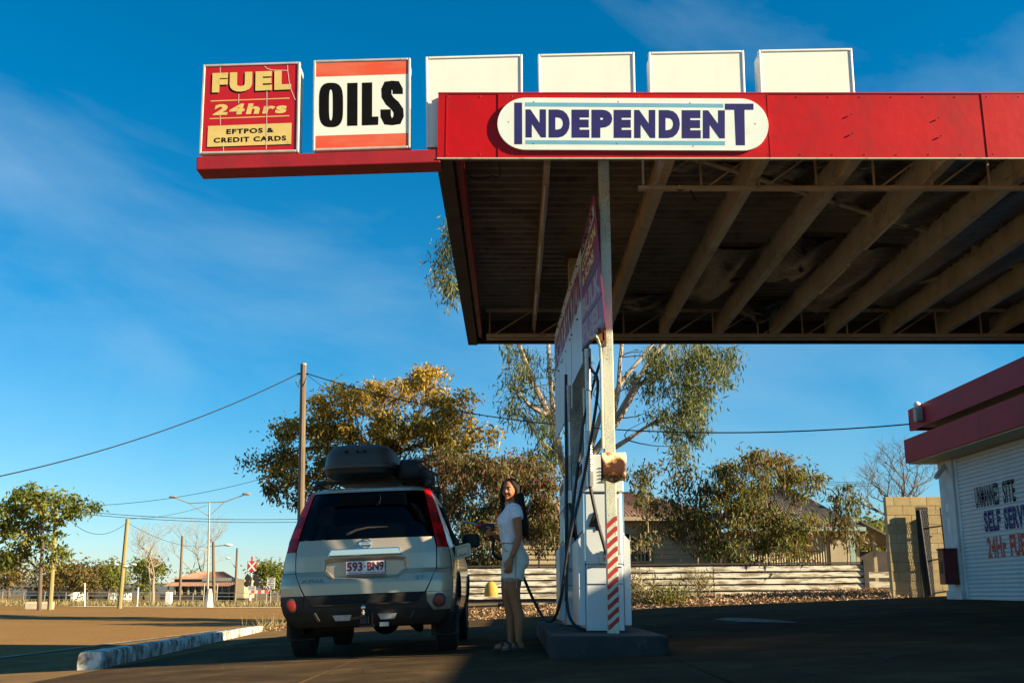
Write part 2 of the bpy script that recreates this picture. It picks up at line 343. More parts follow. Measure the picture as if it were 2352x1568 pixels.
M['wire'] = mat('black_cable', (.01, .01, .012), (.015, .015, .015), .5)
M['concretewhite'] = mat('white_concrete', (.68, .6, .45), (.55, .47, .34), .85, scale=4)
M['yellow'] = mat('yellow_bollard_paint', (.5, .3, .03), (.4, .22, .02), .7, scale=8)
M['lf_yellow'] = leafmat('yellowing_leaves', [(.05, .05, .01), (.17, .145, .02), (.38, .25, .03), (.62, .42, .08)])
M['lf_pod'] = leafmat('olive_leaves_with_pods', [(.07, .08, .02), (.12, .12, .03), (.18, .15, .045), (.22, .08, .04)])
M['lf_gum'] = leafmat('gum_leaves', [(.05, .075, .02), (.11, .135, .04), (.19, .2, .06), (.3, .28, .09)])
M['lf_bush'] = leafmat('bush_leaves', [(.05, .06, .01), (.12, .135, .022), (.22, .21, .035), (.23, .085, .035)])
M['lf_green'] = leafmat('green_leaves', [(.05, .075, .012), (.12, .15, .024), (.22, .23, .035), (.32, .27, .05)])
M['lf_far'] = leafmat('far_leaves', [(.065, .06, .015), (.12, .1, .022), (.2, .135, .03), (.28, .17, .035)])
M['lf_litter'] = leafmat('fallen_leaves', [(.12, .06, .025), (.24, .13, .06), (.36, .22, .11), (.5, .36, .22)], tl=.05)
M['lf_grass'] = leafmat('dry_grass', [(.12, .11, .03), (.22, .17, .06), (.33, .25, .1), (.4, .32, .15)], tl=.2)
M['carpaint'] = mat('champagne_car_paint', (.47, .39, .275), (.44, .365, .255), .33, metal=.4, scale=60, coat=.7, dirt=(.3, .23, .14), dscale=1.6, dlo=.55, dhi=.9)
M['plastic'] = mat('black_bumper_plastic', (.022, .019, .016), (.035, .028, .022), .6, scale=9, dirt=(.07, .05, .03), dscale=3)
M['undercar'] = mat('underbody_black', (.01, .009, .008), (.018, .014, .011), .9)
M['glass'] = glassmat('tinted_glass', (.02, .02, .02))
M['sideglass'] = glassmat('side_glass', (.1, .1, .1))
M['tail'] = mat('tail_light_red', (.75, .005, .01), (.5, .004, .008), .22, scale=14, lo=.45, hi=.55, spec=.3, bump=.3, bscale=30)
M['taildark'] = mat('tail_light_dark_red', (.3, .003, .006), (.2, .002, .004), .22, scale=20, spec=.3)
M['reflector'] = mat('red_reflector', (.28, .018, .01), (.22, .014, .008), .45, scale=60)
M['chrome'] = mat('chrome', (.8, .8, .8), (.74, .74, .74), .07, metal=1)
M['darkchrome'] = mat('dull_chrome_letter', (.3, .29, .27), (.24, .23, .22), .3, metal=1)
M['clearlens'] = mat('clear_lens', (.6, .6, .57), (.45, .44, .4), .12, scale=30, coat=1)
M['plate'] = mat('plate_white', (.75, .75, .72), (.7, .7, .66), .4)
M['platered'] = mat('plate_maroon', (.2, .008, .016), (.18, .008, .015), .5)
M['tyre'] = mat('tyre_rubber', (.016, .015, .014), (.026, .023, .02), .85, bump=.3, bscale=40)
M['rim'] = mat('alloy_rim', (.35, .34, .32), (.25, .24, .22), .4, metal=.8)
M['boxlid'] = mat('roof_box_grey', (.05, .046, .038), (.042, .038, .031), .5, scale=4, bump=.1, bscale=200)
M['boxbase'] = mat('roof_box_black', (.012, .012, .012), (.018, .018, .018), .5)
M['bag'] = mat('black_canvas', (.012, .013, .016), (.02, .02, .024), .75, scale=9, bump=.6, bscale=9)
M['skin'] = mat('tan_skin', (.4, .155, .065), (.36, .135, .055), .55, scale=12, spec=.3)
M['hair'] = mat('dark_brown_hair', (.012, .007, .005), (.026, .013, .008), .6, scale=24, stretch=(9, 9, .5), bump=.4, bscale=26, spec=.2)
M['shirt'] = mat('white_cotton', (.82, .8, .8), (.74, .72, .74), .85, scale=3, bump=.35, bscale=7, stretch=(1, 1, 2.5))
M['denim'] = mat('bleached_denim', (.74, .69, .56), (.62, .58, .48), .9, scale=6, bump=.5, bscale=10, stretch=(1, 1, 2))
M['lip'] = mat('lips', (.26, .075, .055), (.24, .065, .05), .5)
M['eyewhite'] = mat('eye_white', (.6, .56, .5), (.55, .5, .46), .3)
M['goldmetal'] = mat('gold_bracelet', (.6, .42, .15), (.5, .34, .12), .25, metal=1)
M['nozzlered'] = mat('nozzle_red', (.35, .012, .01), (.3, .01, .01), .45)
M['interior'] = mat('car_interior_grey', (.03, .03, .03), (.045, .042, .04), .85)
M['hill'] = mat('far_hill_scrub', (.1, .1, .09), (.07, .075, .07), .95, scale=.05)
M['tube'] = mat('dead_fluorescent_tube', (.6, .58, .5), (.5, .48, .42), .3)
# ---------------------------------------------------------------- ground, forecourt, road
def hit(px, py):
    u = (px - 1176) / FPX; v = (784 - py) / FPX
    d = (u, math.cos(TH) - v * math.sin(TH), math.sin(TH) + v * math.cos(TH)); lo, hi = .5, 400
    for _ in range(60):
        m = (lo + hi) / 2; s = m / d[1]
        if CZ + d[2] * s > GZ(d[0] * s, m): lo = m
        else: hi = m
    s = lo / d[1]; return Vector((d[0] * s, lo, GZ(d[0] * s, lo)))
def axis(a, b, near, far, c=0):
    out = [a]; x = a
    while x < b:
        x += near + (far - near) * min(1, abs(x - c) / 120); out.append(min(x, b))
    return out
def sheet(xs, ys, dz, name, m, **kw):
    mb = MB(); nx = len(xs)
    mb.add([(x, y, GZ(x, y) + (dz(x, y) if callable(dz) else dz)) for y in ys for x in xs],
           [(j * nx + i, j * nx + i + 1, (j + 1) * nx + i + 1, (j + 1) * nx + i) for j in range(len(ys) - 1) for i in range(nx - 1)])
    return mb.build(name, m, smooth=True, angle=0, **kw)
def frange(a, b, n): return [a + (b - a) * i / n for i in range(n + 1)]
gx = [-900, -500, -250, -150, -100, -75] + frange(-60, 40, 100) + [55, 80, 120, 200, 400, 900]
gy = [-300, -120, -60, -35] + frange(-20, 70, 90) + [80, 95, 115, 140, 180, 250, 400, 700, 1400]
sheet(gx, gy, -.03, 'ground', M['dirt'], kind='structure')
fc = tag(empty('forecourt', (0, 0, 0)), kind='structure')
xs = [-4.25, -1.5, 1.3, 4.2, 7.1, 10.6]; ys = [-6, -1.2, 3.6, 8.6, 15.2, 20.4, 25.6]
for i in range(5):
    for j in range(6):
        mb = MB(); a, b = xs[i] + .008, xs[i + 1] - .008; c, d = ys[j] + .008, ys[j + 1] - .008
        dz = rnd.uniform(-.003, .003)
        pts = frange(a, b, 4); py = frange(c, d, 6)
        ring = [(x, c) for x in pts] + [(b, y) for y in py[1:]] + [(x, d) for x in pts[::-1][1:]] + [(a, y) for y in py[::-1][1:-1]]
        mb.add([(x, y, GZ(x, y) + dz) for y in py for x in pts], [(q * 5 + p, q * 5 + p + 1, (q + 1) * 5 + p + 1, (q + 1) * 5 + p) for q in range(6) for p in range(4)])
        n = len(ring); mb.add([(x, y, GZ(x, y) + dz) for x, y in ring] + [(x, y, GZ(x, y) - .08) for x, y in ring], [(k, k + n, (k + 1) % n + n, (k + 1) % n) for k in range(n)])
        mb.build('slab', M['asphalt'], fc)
q = random.Random(31)
for (x, y, dx, dy, n) in ((-3.6, 6.4, .25, .16, 12), (-1.5, 9.2, .12, .22, 14), (-.4, 7.0, -.1, .3, 10), (2.1, 7.2, .22, .2, 14), (.2, 9.4, -.2, .22, 9), (3.0, 11.5, .4, .1, 12)):
    pts = [Vector((x, y, 0))]
    for _ in range(n): pts.append(pts[-1] + Vector((dx + q.gauss(0, .07), dy + q.gauss(0, .07), 0)))
    mb = MB(); vs = []
    for k, p in enumerate(pts):
        w2 = q.uniform(.003, .008) * (1 - k / len(pts) * .7); vs += [(p.x - w2, p.y + w2, GZ(p.x, p.y) + .0045), (p.x + w2, p.y - w2, GZ(p.x, p.y) + .0045)]
    mb.add(vs, [(2 * k, 2 * k + 1, 2 * k + 3, 2 * k + 2) for k in range(n)]); mb.build('crack', M['undercar'], fc)
sheet(frange(-7.3, -4.26, 5), frange(-10, 33, 43), -.004, 'footpath', M['path'], kind='structure')
sheet([-60, -50, -42, -36] + frange(-30, -7.45, 20), frange(-20, 72, 92), -.012, 'road', M['road'], kind='structure')
sheet(frange(-7.45, -7.3, 1), frange(-10, 33, 43), .006, 'edge_strip', M['whiteline'], kind='structure')
sheet(frange(-6.6, 0, 8), frange(33, 44, 10), -.01, 'side_street', M['road'], kind='structure')
mb = MB()
for (x, y0, y1, wd) in ((-19, 6, 70, .07),):
    yy = frange(y0, y1, 64)
    mb.add([(x + s * wd, y, GZ(x, y) - .004) for y in yy for s in (-1, 1)], [(2 * i, 2 * i + 1, 2 * i + 3, 2 * i + 2) for i in range(64)])
mb.build('road_line', M['whiteline'], kind='structure')
sheet([-28, -24, -20, -16, -12], frange(69, 71, 2), .012, 'traffic_island', M['concretewhite'], kind='structure')
# pale worn patch on the slabs
pc = [hit(*p) for p in ((1640, 1422), (1668, 1418), (1730, 1420), (1790, 1424), (1836, 1430), (1760, 1429), (1690, 1427))]
mb = MB(); mb.add([(p.x, p.y, GZ(p.x, p.y) + .006) for p in pc], [tuple(range(len(pc)))]); mb.build('worn_paint_patch', M['whiteline'], kind='structure')
# far hill
mb = MB(); mb.grid(lambda u, v: (lerp(-420, 420, u), 620 + 60 * v, -4 + (9.5 + 3 * math.sin(u * 9) + 1.5 * math.sin(u * 23)) * math.sin(v * math.pi / 2)), 60, 6)
mb.build('hill', M['hill'], kind='structure', smooth=True, angle=0)
# pebbles strewn over the lit concrete
mb = MB()
for _ in range(90):
    x = rnd.uniform(-7, -.8); y = rnd.uniform(5, 14); r = rnd.uniform(.002, .005); mb.ball((x, y, GZ(x, y) + r * .4), (r, r * rnd.uniform(.7, 1.3), r * .7), 5, 3)
mb.build('loose_gravel', M['whiteline'], kind='stuff', label='small pale stones scattered over the forecourt', cat='gravel')
# kerb blocks
KA, KB = hit(203, 1536), hit(592, 1449); kd = (KB - KA); kn = Vector((kd.y, -kd.x, 0)).normalized()
def kerb(t0, t1, lab, h0, h1):
    mb = MB(); n = 26; q = random.Random(int(t0 * 100)); vs = []; fs = []
    prof = [(-.125, 0), (-.122, .07), (-.118, .15), (-.1, .174), (0, .18), (.1, .176), (.118, .155), (.122, .07), (.126, 0)]
    for i in range(n + 1):
        t = t0 + (t1 - t0) * i / n; p = KA.lerp(KB, t); z = GZ(p.x, p.y) - .02; hh = lerp(h0, h1, i / n)
        e = 1 - .04 * (i in (0, n))
        for (a, b) in prof: vs.append((p.x + kn.x * a * e + q.uniform(-.006, .006), p.y + kn.y * a * e + q.uniform(-.012, .012), z + b * hh * (1 - .03 * (i in (0, n))) + q.uniform(-.006, .006) * (b > .1)))
    m = len(prof)
    for i in range(n):
        for j in range(m - 1): fs.append((i * m + j, (i + 1) * m + j, (i + 1) * m + j + 1, i * m + j + 1))
    fs += [tuple(range(m)), tuple(n * m + j for j in range(m - 1, -1, -1))]
    mb.add(vs, fs); mb.build('kerb_block', M['kerbpaint'], smooth=True, angle=50, label=lab, cat='kerb', group='whitewashed concrete kerb blocks')
kerb(0, .36, 'nearer whitewashed concrete kerb block with a sunlit flaking end', 1.12, 1.0)
kerb(.366, 1, 'longer whitewashed kerb block farther off, running towards the dry weeds', 1.05, .8)

# ---------------------------------------------------------------- canopy
FY, FB, FT, RY = 9.3, 4.51, 5.16, 16.9
CX0, CX1 = -.70, 11.0
cn = empty('canopy', (3.5, 12, 0), 'flat service station canopy with red fascia over the fuel pumps', 'canopy')
seams = [CX0] + [P(px, 290, FY).x for px in (1025, 1145, 1766, 2262)] + [7.0, 9.2, CX1]
for i, (a, b) in enumerate(zip(seams, seams[1:])):
    dy = .003 * (i % 2)
    mb = MB()
    n = max(2, int((b - a) * 4)); q = random.Random(i)
    vs = []; fs = []
    for k in range(n + 1):
        x = a + .002 + (b - a - .004) * k / n
        for z in (FB, FB + .2, FB + .45, FT): vs.append((x, FY + dy + (q.uniform(-.0015, .0015) if 0 < k < n else 0), z))
    m = len(vs)
    vs += [(p[0], FY + .03, p[2]) for p in vs]
    for k in range(n):
        for j in range(3): fs.append((k * 4 + j, (k + 1) * 4 + j, (k + 1) * 4 + j + 1, k * 4 + j + 1)); fs.append((m + k * 4 + j + 1, m + (k + 1) * 4 + j + 1, m + (k + 1) * 4 + j, m + k * 4 + j))
        fs.append((k * 4, m + k * 4, m + (k + 1) * 4, (k + 1) * 4)); fs.append((k * 4 + 3, (k + 1) * 4 + 3, m + (k + 1) * 4 + 3, m + k * 4 + 3))
    fs += [(0, 1, 5 - 4 + 1, 3)] if False else []
    fs += [(0, 1, m + 1, m), (1, 2, m + 2, m + 1), (2, 3, m + 3, m + 2)]
    e = n * 4; fs += [(e + 1, e, m + e, m + e + 1), (e + 2, e + 1, m + e + 1, m + e + 2), (e + 3, e + 2, m + e + 2, m + e + 3)]
    mb.add(vs, fs); mb.build('fascia_panel', M['red'], cn, smooth=True, angle=50)
for s in seams[1:-1]:
    MB().box((s - .004, FY - .003, FB + .005), (s + .004, FY + .02, FT - .005)).build('cover_strip', M['red'], cn)
for (px, py) in ((1957, 262), (1960, 306), (2158, 271), (2163, 312)):
    p = P(px, py, FY - .01); MB().tube([p, p + Vector((-.012, -.006, -.004))], .007, 6).build('bolt', M['darksteel'], cn)
rv = MB(); x = CX0 + .1
while x < CX1:
    for z in (FB + .035, FT - .03): rv.ball((x, FY - .001, z), (.006, .004, .006), 6, 3)
    x += .3
tag(rv.build('rivets', M['dullred'], cn), kind='stuff')
for z, nm in ((FB - .012, 'fascia_rail'), (FT, 'fascia_rail')):
    MB().box((CX0, FY - .004, z), (CX1, FY + .035, z + .012)).build(nm, M['dullred'] if z > 5 else M['creamsteel'], cn)
for i in range(4):
    a, b = lerp(CX0, CX1, i / 4) + .003, lerp(CX0, CX1, (i + 1) / 4) - .003
    MB().box((a, RY, FB), (b, RY + .05, FT)).build('fascia_panel', M['dullred'], cn)
for i in range(3):
    a, b = lerp(FY + .06, RY - .01, i / 3), lerp(FY + .06, RY - .01, (i + 1) / 3) - .004
    MB().box((CX0, a, FB), (CX0 + .05, b, FT)).build('fascia_panel', M['dullred'], cn)
MB().box((CX0 - .01, FY + .06, FB - .03), (CX0 + .14, RY - .01, FB - .002)).build('edge_timber', M['darkwood'], cn)
MB().box((CX0 + .16, FY + .1, FB + .06), (CX0 + .22, RY - .1, FB + .3)).build('inner_beam', M['dullred'], cn)
# ribbed deck
mb = MB(); prof = []
y = 10.0
while y < RY - .1:
    prof += [(y, 4.95), (y + .03, 4.885), (y + .09, 4.885), (y + .12, 4.95)]; y += .2
mb.add([(x, a, b + .02 * math.sin(a * 1.3) * (x > 4)) for a, b in prof for x in (CX0 + .05, 2.4, 5, CX1)], [(4 * i + k, 4 * i + k + 1, 4 * i + k + 5, 4 * i + k + 4) for i in range(len(prof) - 1) for k in range(3)])
mb.build('roof_deck', M['deck'], cn)
MB().box((CX0 + .04, 10.0, 5.0), (CX1, RY - .02, 5.03)).build('roof_top', M['roofgrey'], cn)
RX = [.355, 1.52, 2.43, 3.32, 4.22, 5.12, 6.02, 6.92, 7.8, 8.7, 9.6, 10.5]
MB().box((CX0 + .06, RY - .03, FB + .004), (CX1, RY - .004, 4.93)).build('rear_lining', M['darkwood'], cn)
for i, x in enumerate(RX):
    q = random.Random(i + 50); w2 = .028 if i == 0 else .05; zb = 4.7 if i == 0 else 4.6
    MB().box((x - w2, 9.42, zb), (x + w2, RY - .1, 4.89)).build('rafter', M['creamsteel'], cn, bevel=.006)
    if i:   # tattered lining along the rafter's upper edge
        mb = MB()
        yy = 9.6
        while yy < RY - .6:
            l_ = q.uniform(.06, .3); hgt = q.uniform(.02, .09)
            mb.add([(x - w2 - .006, yy, 4.9), (x - w2 - .006, yy + l_, 4.9), (x - w2 - .02, yy + l_ * .8, 4.9 - hgt), (x - w2 - .02, yy + l_ * .3, 4.9 - hgt * q.uniform(.4, 1.4))], [(0, 1, 2, 3)]); yy += l_ * q.uniform(.8, 1.6)
        tag(mb.build('torn_lining', M['creamsteel'], cn), kind='stuff')
def truss(y, z0, z1, x0, x1, step=.58):
    mb = MB(); mb.bar((x0, y, z0), (x1, y, z0), .06, .03); mb.bar((x0, y + .05, z0 + .02), (x1, y + .05, z0 + .02), .012, .06); mb.build('truss_chord', M['creamsteel'], cn)
    mb = MB(); mb.bar((x0, y, z1), (x1, y, z1), .05, .05); mb.build('truss_chord', M['creamsteel'], cn)
    x = x0 + .05
    while x < x1 - .1:
        MB().bar((x, y + .02, z0), (x, y + .02, z1), .02, .02).build('truss_web', M['creamsteel'], cn)
        MB().bar((x + .03, y + .02, z0), (min(x1, x + step - .03), y + .02, z1), .016, .016).build('truss_web', M['creamsteel'], cn); x += step
truss(10.05, 4.5, 4.88, 1.27, 10.9); truss(16.2, 4.47, 4.88, -.4, 10.9, .7)
for k in range(3): MB().tube([(-.4, 16.32 + .07 * k, 4.44 + .04 * k), (10.9, 16.32 + .07 * k, 4.44 + .04 * k)], .012, 6).build('conduit', M['creamsteel'], cn)
MB().bar((1.55, 9.9, 4.86), (6.7, 13.5, 4.86), .07, .05).build('brace', M['creamsteel'], cn)
MB().bar((3.6, 16.2, 4.86), (7.9, 12.9, 4.86), .07, .05).build('brace', M['creamsteel'], cn)
def foil(x0, x1, y0, y1, sag, s):
    q = random.Random(s); ph = q.uniform(0, 6); mb = MB()
    def fn(u, v):
        e = .12 * (math.sin(7 * u + ph) + .6 * math.sin(17 * u + 2 * ph)) * (v > .5) + q.uniform(-.03, .03)
        return (lerp(x0 + .05, x1 - .05, u), lerp(y0, y1, v) + e, 4.9 - sag * math.sin(math.pi * u) * (.35 + .65 * math.sin(math.pi * min(1, v * .8 + .1))) - .02 * math.sin(11 * u + 9 * v + ph) - q.uniform(0, .015))
    mb.grid(fn, 14, 16); mb.build('insulation_sheet', M['foil'], cn, smooth=True, angle=0)
for s, a in enumerate([(1.52, 2.43, 9.6, 10.5, .04), (2.43, 3.32, 9.6, 10.9, .07), (2.43, 3.32, 12.9, 15.3, .2), (3.32, 4.22, 9.6, 11.6, .08), (3.32, 4.22, 12.5, 14.3, .22), (4.22, 5.12, 9.6, 12.2, .1),
                        (4.22, 5.12, 12.9, 15.9, .16), (5.12, 6.02, 9.6, 15.8, .12), (6.02, 6.92, 9.6, 15.6, .14), (6.92, 7.8, 9.8, 15.5, .1), (1.52, 2.43, 15.2, 16.1, .1), (3.32, 4.22, 15.3, 16.1, .3)]): foil(*a, s)
def fluoro(x, y, z=4.68):
    mb = MB().box((x - .03, y, z - .045), (x + .03, y + 1.25, z)); o = mb.build('light_fitting', M['creamsteel'], cn, bevel=.005)
    MB().tube([(x - .012, y + .04, z - .062), (x - .012, y + 1.21, z - .062)], .014, 8).build('fluorescent_tube', M['tube'], o)
for a in ((.355, 10.3, 4.7), (.355, 12.2, 4.7), (.355, 14.3, 4.7), (4.22, 10.9, 4.6), (4.22, 12.8, 4.6)): fluoro(*a)
for pts in ([P(1066, 396, 10.3), P(1088, 410, 10.4), P(1110, 412, 10.4), P(1130, 404, 10.4), P(1142, 408, 10.4), P(1150, 400, 10.4), P(1146, 372, 10.2)], [P(1555, 425, 10.04), P(1548, 432, 10.04), P(1562, 438, 10.04), P(1582, 430, 10.04), P(1600, 462, 10.1)],
            [P(1338, 372, 10.2), P(1352, 395, 10.8), P(1358, 440, 11.5)]):
    MB().tube(pts, .007, 6).build('loose_cable', M['wire'], cn)
# the two columns that carry it
PX, PY = .935, 10.2
po = MB().box((PX - .052, PY - .055, .17), (PX + .052, PY + .055, 4.9)).build('post', M['post'], cn, bevel=.008); po['label'] = 'slim front post in crackled white paint with red slanting stripes'
for k in range(11):
    zc = P(1410, 1200 + k * 23.1, PY).z; mb = MB(); n = 8; vs = []
    for i in range(n + 1):
        u = i / n; s = (sm(0, 1, u) * .6 + u * .4) * .078 - .04
        vs += [(PX - .052 + .104 * u, PY - .0585, zc + s - .022), (PX - .052 + .104 * u, PY - .0585, zc + s + .026)]
    mb.add(vs, [(2 * i, 2 * i + 2, 2 * i + 3, 2 * i + 1) for i in range(n)]); mb.build('stripe', M['stripe'], po)
c2 = MB().box((.74, 13.28, .15), (.99, 13.53, 4.93)).build('post', M['post2'], cn, bevel=.01); c2['label'] = 'thick rear column in crackled grey white paint'
mb = MB(); mb.box((.70, 13.24, 4.80), (1.03, 13.57, 4.86)); mb.build('post_cap', M['rust'], c2)
MB().tube([(.80, 10.02, 2.98), (.83, 10.1, 2.97), (.86, 10.14, 2.9), (.868, 10.145, 2.75), (.868, 10.15, 1.9)], .016, 8).build('conduit', M['post'], cn, smooth=True)
MB().box((.84, 10.12, 2.95), (.9, 10.18, 3.08)).box((.885, 10.12, 2.9), (.92, 10.142, 3.08)).build('bracket', M['rust'], cn)
MB().tube([(.86, 10.2, 3.02), (.78, 10.3, 3.02)], .02, 8).build('sign_arm', M['creamsteel'], cn)

# ---------------------------------------------------------------- light boxes on their beam
BY = 9.385
mb = MB(); a0 = P(453, 361, BY - .06); a1 = P(1001, 344, BY - .06); dirb = (a1 - a0); k = (8.0 - a0.x) / dirb.x
bA, bB = a0 + Vector((0, .1, -.07)), a0 + dirb * 1.0 + Vector((0, .1, -.07))
mb.bar(bA, bA + dirb * 1.02, .24, .135)
mb.build('sign_beam', M['dullred'], bevel=.01, label='red steel beam sticking out left of the canopy under the light boxes', cat='beam')
def C4(cx, cy, y=BY - .0068): return P((700 + cx / 2.352) / 1.63265, (150 + cy / 2.352) / 1.63265, y)
def lightbox(TL, TR, BR, BL, label, framem, facem):
    tl, tr, br, bl = (P(*p, BY) for p in (TL, TR, BR, BL)); q = quadmap(bl, br, tr, tl)
    e = empty('light_box_sign', (bl + br) / 2, label, 'sign', 'square light box signs along the canopy top')
    def slab(u0, v0, u1, v1, y0, y1, nm, m, par=e, bev=0):
        a = [q(u0, v0), q(u1, v0), q(u1, v1), q(u0, v1)]; mb = MB()
        mb.add([Vector((p.x, y0, p.z)) for p in a] + [Vector((p.x, y1, p.z)) for p in a], [(0, 1, 2, 3), (7, 6, 5, 4), (0, 4, 5, 1), (1, 5, 6, 2), (2, 6, 7, 3), (3, 7, 4, 0)])
        return mb.build(nm, m, par, bevel=bev)
    slab(.012, .012, .988, .988, BY + .02, BY + .22, 'case', M['alu'] if framem == 'alu' else M['whitepaint'])
    f = .026
    for r in ((0, 0, f, 1), (1 - f, 0, 1, 1), (f, 0, 1 - f, f), (f, 1 - f, 1 - f, 1)): slab(*r, BY - .014, BY + .03, 'frame', M[framem], bev=.006)
    slab(f, f, 1 - f, 1 - f, BY - .006, BY + .018, 'face', M[facem])
    return e
boxes = [((467, 150), (690, 143), (686, 350), (457, 355)), ((720, 140), (943, 134), (943, 341), (718, 348)), ((977, 132), (1200, 126), (1201, 333), (980, 340)),
         ((1235, 126), (1457, 121), (1462, 328), (1239, 333)), ((1489, 121), (1708, 117), (1716, 323), (1494, 328)), ((1741, 116), (1956, 112), (1970, 318), (1751, 323))]
bf = lightbox(*boxes[0], 'red square light box reading fuel 24hrs at the outer end of the beam', 'alu', 'fuelred')
bo = lightbox(*boxes[1], 'white light box with black oils lettering between orange bands', 'alu', 'cream')
for b, t in zip(boxes[2:], ('blank cream light box nearest the oils sign, partly behind the fascia', 'blank cream light box above the first half of the independent lettering', 'blank cream light box above the last letters of the independent lettering', 'rightmost blank cream light box of the row on the canopy')):
    lightbox(*b, t, 'whitepaint', 'cream')
yf = BY - .0068
def flat(pts, m, nm, par, y=yf):
    mb = MB(); mb.add([C4(*p, y) for p in pts], [tuple(range(len(pts)))[::-1]]); return mb.build(nm, m, par)
def txt(s, BLp, BRp, TRp, TLp, m, par, bold, shear=0, y=yf - .0008, nm='lettering', space=1.0):
    mb = MB(); put_text(mb, s, quadmap(C4(*BLp, y), C4(*BRp, y), C4(*TRp, y), C4(*TLp, y)), bold, shear, space); return mb.build(nm, m, par)
def sh(p, dx, dy): return [(a + dx, b + dy) for a, b in p]
fq = [(222, 467), (922, 438), (922, 268), (228, 294)]
txt('FUEL', *sh(fq, -13, 15), M['black'], bf, .07, y=yf, nm='letter_shadow', space=1.22); txt('FUEL', *fq, M['gold'], bf, .07, space=1.22)
txt('24hrs', (229, 666), (882, 645), (882, 550), (233, 570), M['gold'], bf, .05, .12, space=1.2)
for (a, b, c) in ((212, 536, 907), (203, 691, 905)): flat([(a, b), (c, b - 26), (c, b - 18), (a, b + 8)], M['gold'], 'rule', bf)
pq = [(180, 944), (922, 918), (926, 732), (188, 760)]
flat(sh(pq, -9, 11)[::-1], M['black'], 'panel_shadow', bf, yf + .0004); flat(pq[::-1], M['gold'], 'yellow_panel', bf)
txt('EFTPOS &', (350, 832), (770, 816), (768, 773), (352, 787), M['black'], bf, .04, space=1.18)
txt('CREDIT CARDS', (237, 909), (878, 888), (877, 843), (240, 864), M['black'], bf, .04, space=1.18)
for pl in ([(708, 455), (706, 700), (702, 965)], [(890, 222), (892, 272), (908, 390), (922, 440), (958, 530)], [(688, 232), (705, 250), (750, 266), (890, 270)], [(295, 662), (298, 752)], [(460, 478), (458, 560)], [(296, 240), (296, 292)], [(322, 930), (326, 985)]):
    mb = MB()
    for p, q in zip(pl, pl[1:]):
        a, b = C4(*p, yf - .0016), C4(*q, yf - .0016); n = Vector(((b - a).z, 0, -(b - a).x)).normalized() * .0032; mb.add([a - n, b - n, b + n, a + n], [(0, 1, 2, 3)])
    mb.build('crack', M['crackwhite'], bf)
flat([(1138, 205), (1953, 178), (1953, 300), (1136, 326)], M['orange'], 'orange_band', bo); flat([(1131, 847), (1960, 821), (1960, 941), (1129, 966)], M['orange'], 'orange_band', bo)
mb = MB(); n = 40
def stad(cx0, cx1, cy0, cy1, pw):
    r = []
    for i in range(n):
        a = 2 * math.pi * i / n; c, s = math.cos(a), math.sin(a)
        r.append(((cx0 + cx1) / 2 + (cx1 - cx0) / 2 * math.copysign(abs(c) ** .75, c), (cy0 + cy1) / 2 + (cy1 - cy0) / 2 * math.copysign(abs(s) ** pw, s)))
    return r
o1 = stad(1167, 1380, 378, 771, .52); o2 = stad(1256, 1289, 438, 710, .6)
mb.add([C4(*p, yf) for p in o1 + o2], [(i, (i + 1) % n, n + (i + 1) % n, n + i) for i in range(n)])
for pl in ([(1415, 759), (1507, 757), (1508, 378), (1417, 381)],):
    mb.add([C4(*p, yf) for p in pl], [(0, 1, 2, 3)])
mb.add([C4(*p, yf) for p in ((1545, 755), (1690, 750), (1692, 675), (1636, 677), (1637, 375), (1546, 378))], [(0, 1, 2, 3), (0, 3, 4, 5)])
sp = [(1862, 478), (1862, 440), (1840, 398), (1812, 392), (1778, 402), (1762, 440), (1764, 495), (1792, 540), (1836, 578), (1868, 625), (1870, 668), (1855, 708), (1812, 722), (1775, 712), (1756, 672), (1755, 613)]
# the S as a thick bent stroke
for side in (0,):
    pts = []
    for i in range(len(sp)):
        a = Vector(sp[max(0, i - 1)]); b = Vector(sp[min(len(sp) - 1, i + 1)]); d = (b - a).normalized(); nn = Vector((-d.y, d.x)); wv = 46 if abs(nn.x) > .55 else lerp(30, 46, abs(nn.x) / .55)
        pts.append((Vector(sp[i]) + nn * wv, Vector(sp[i]) - nn * wv))
    mb.add([C4(p.x, p.y, yf) for pr in pts for p in pr], [(2 * i, 2 * i + 1, 2 * i + 3, 2 * i + 2) for i in range(len(sp) - 1)])
mb.build('lettering', M['black'], bo)

# ---------------------------------------------------------------- plaque on the fascia
QY = FY - .026
def C1(cx, cy, y=QY): return P((1600 + cx / 1.537) / 1.63265, (300 + cy / 1.537) / 1.63265, y)
pe = empty('name_board', C1(1190, 405), 'long white rounded board reading independent in navy on the red fascia', 'sign')
mb = MB(); A, B, hgt = C1(560, 252), C1(1815, 258), None
r = (C1(1190, 402).z - C1(1190, 103).z) / -2; zc = (C1(1190, 402).z + C1(1190, 103).z) / 2
xl, xr = C1(408, 252).x, C1(1970, 258).x; poly = []
for i in range(25):
    a = math.pi / 2 + math.pi * i / 24; poly.append((xl + r * 1.02 + r * 1.02 * math.cos(a), zc + r * math.sin(a)))
for i in range(25):
    a = -math.pi / 2 + math.pi * i / 24; poly.append((xr - r * .95 + r * .95 * math.cos(a), zc - .008 + r * math.sin(a)))
mb.prism(poly, QY, QY + .022); mb.build('board', M['signwhite'], pe)
y1 = QY - .0008
def flat1(pts, m, nm): mb = MB(); mb.add([C1(*p, y1) for p in pts], [tuple(range(len(pts)))[::-1]]); mb.build(nm, m, pe)
flat1([(568, 130), (1710, 138), (1710, 160), (568, 153)], M['aqua'], 'aqua_band'); flat1([(570, 347), (1720, 353), (1720, 377), (570, 370)], M['aqua'], 'aqua_band')
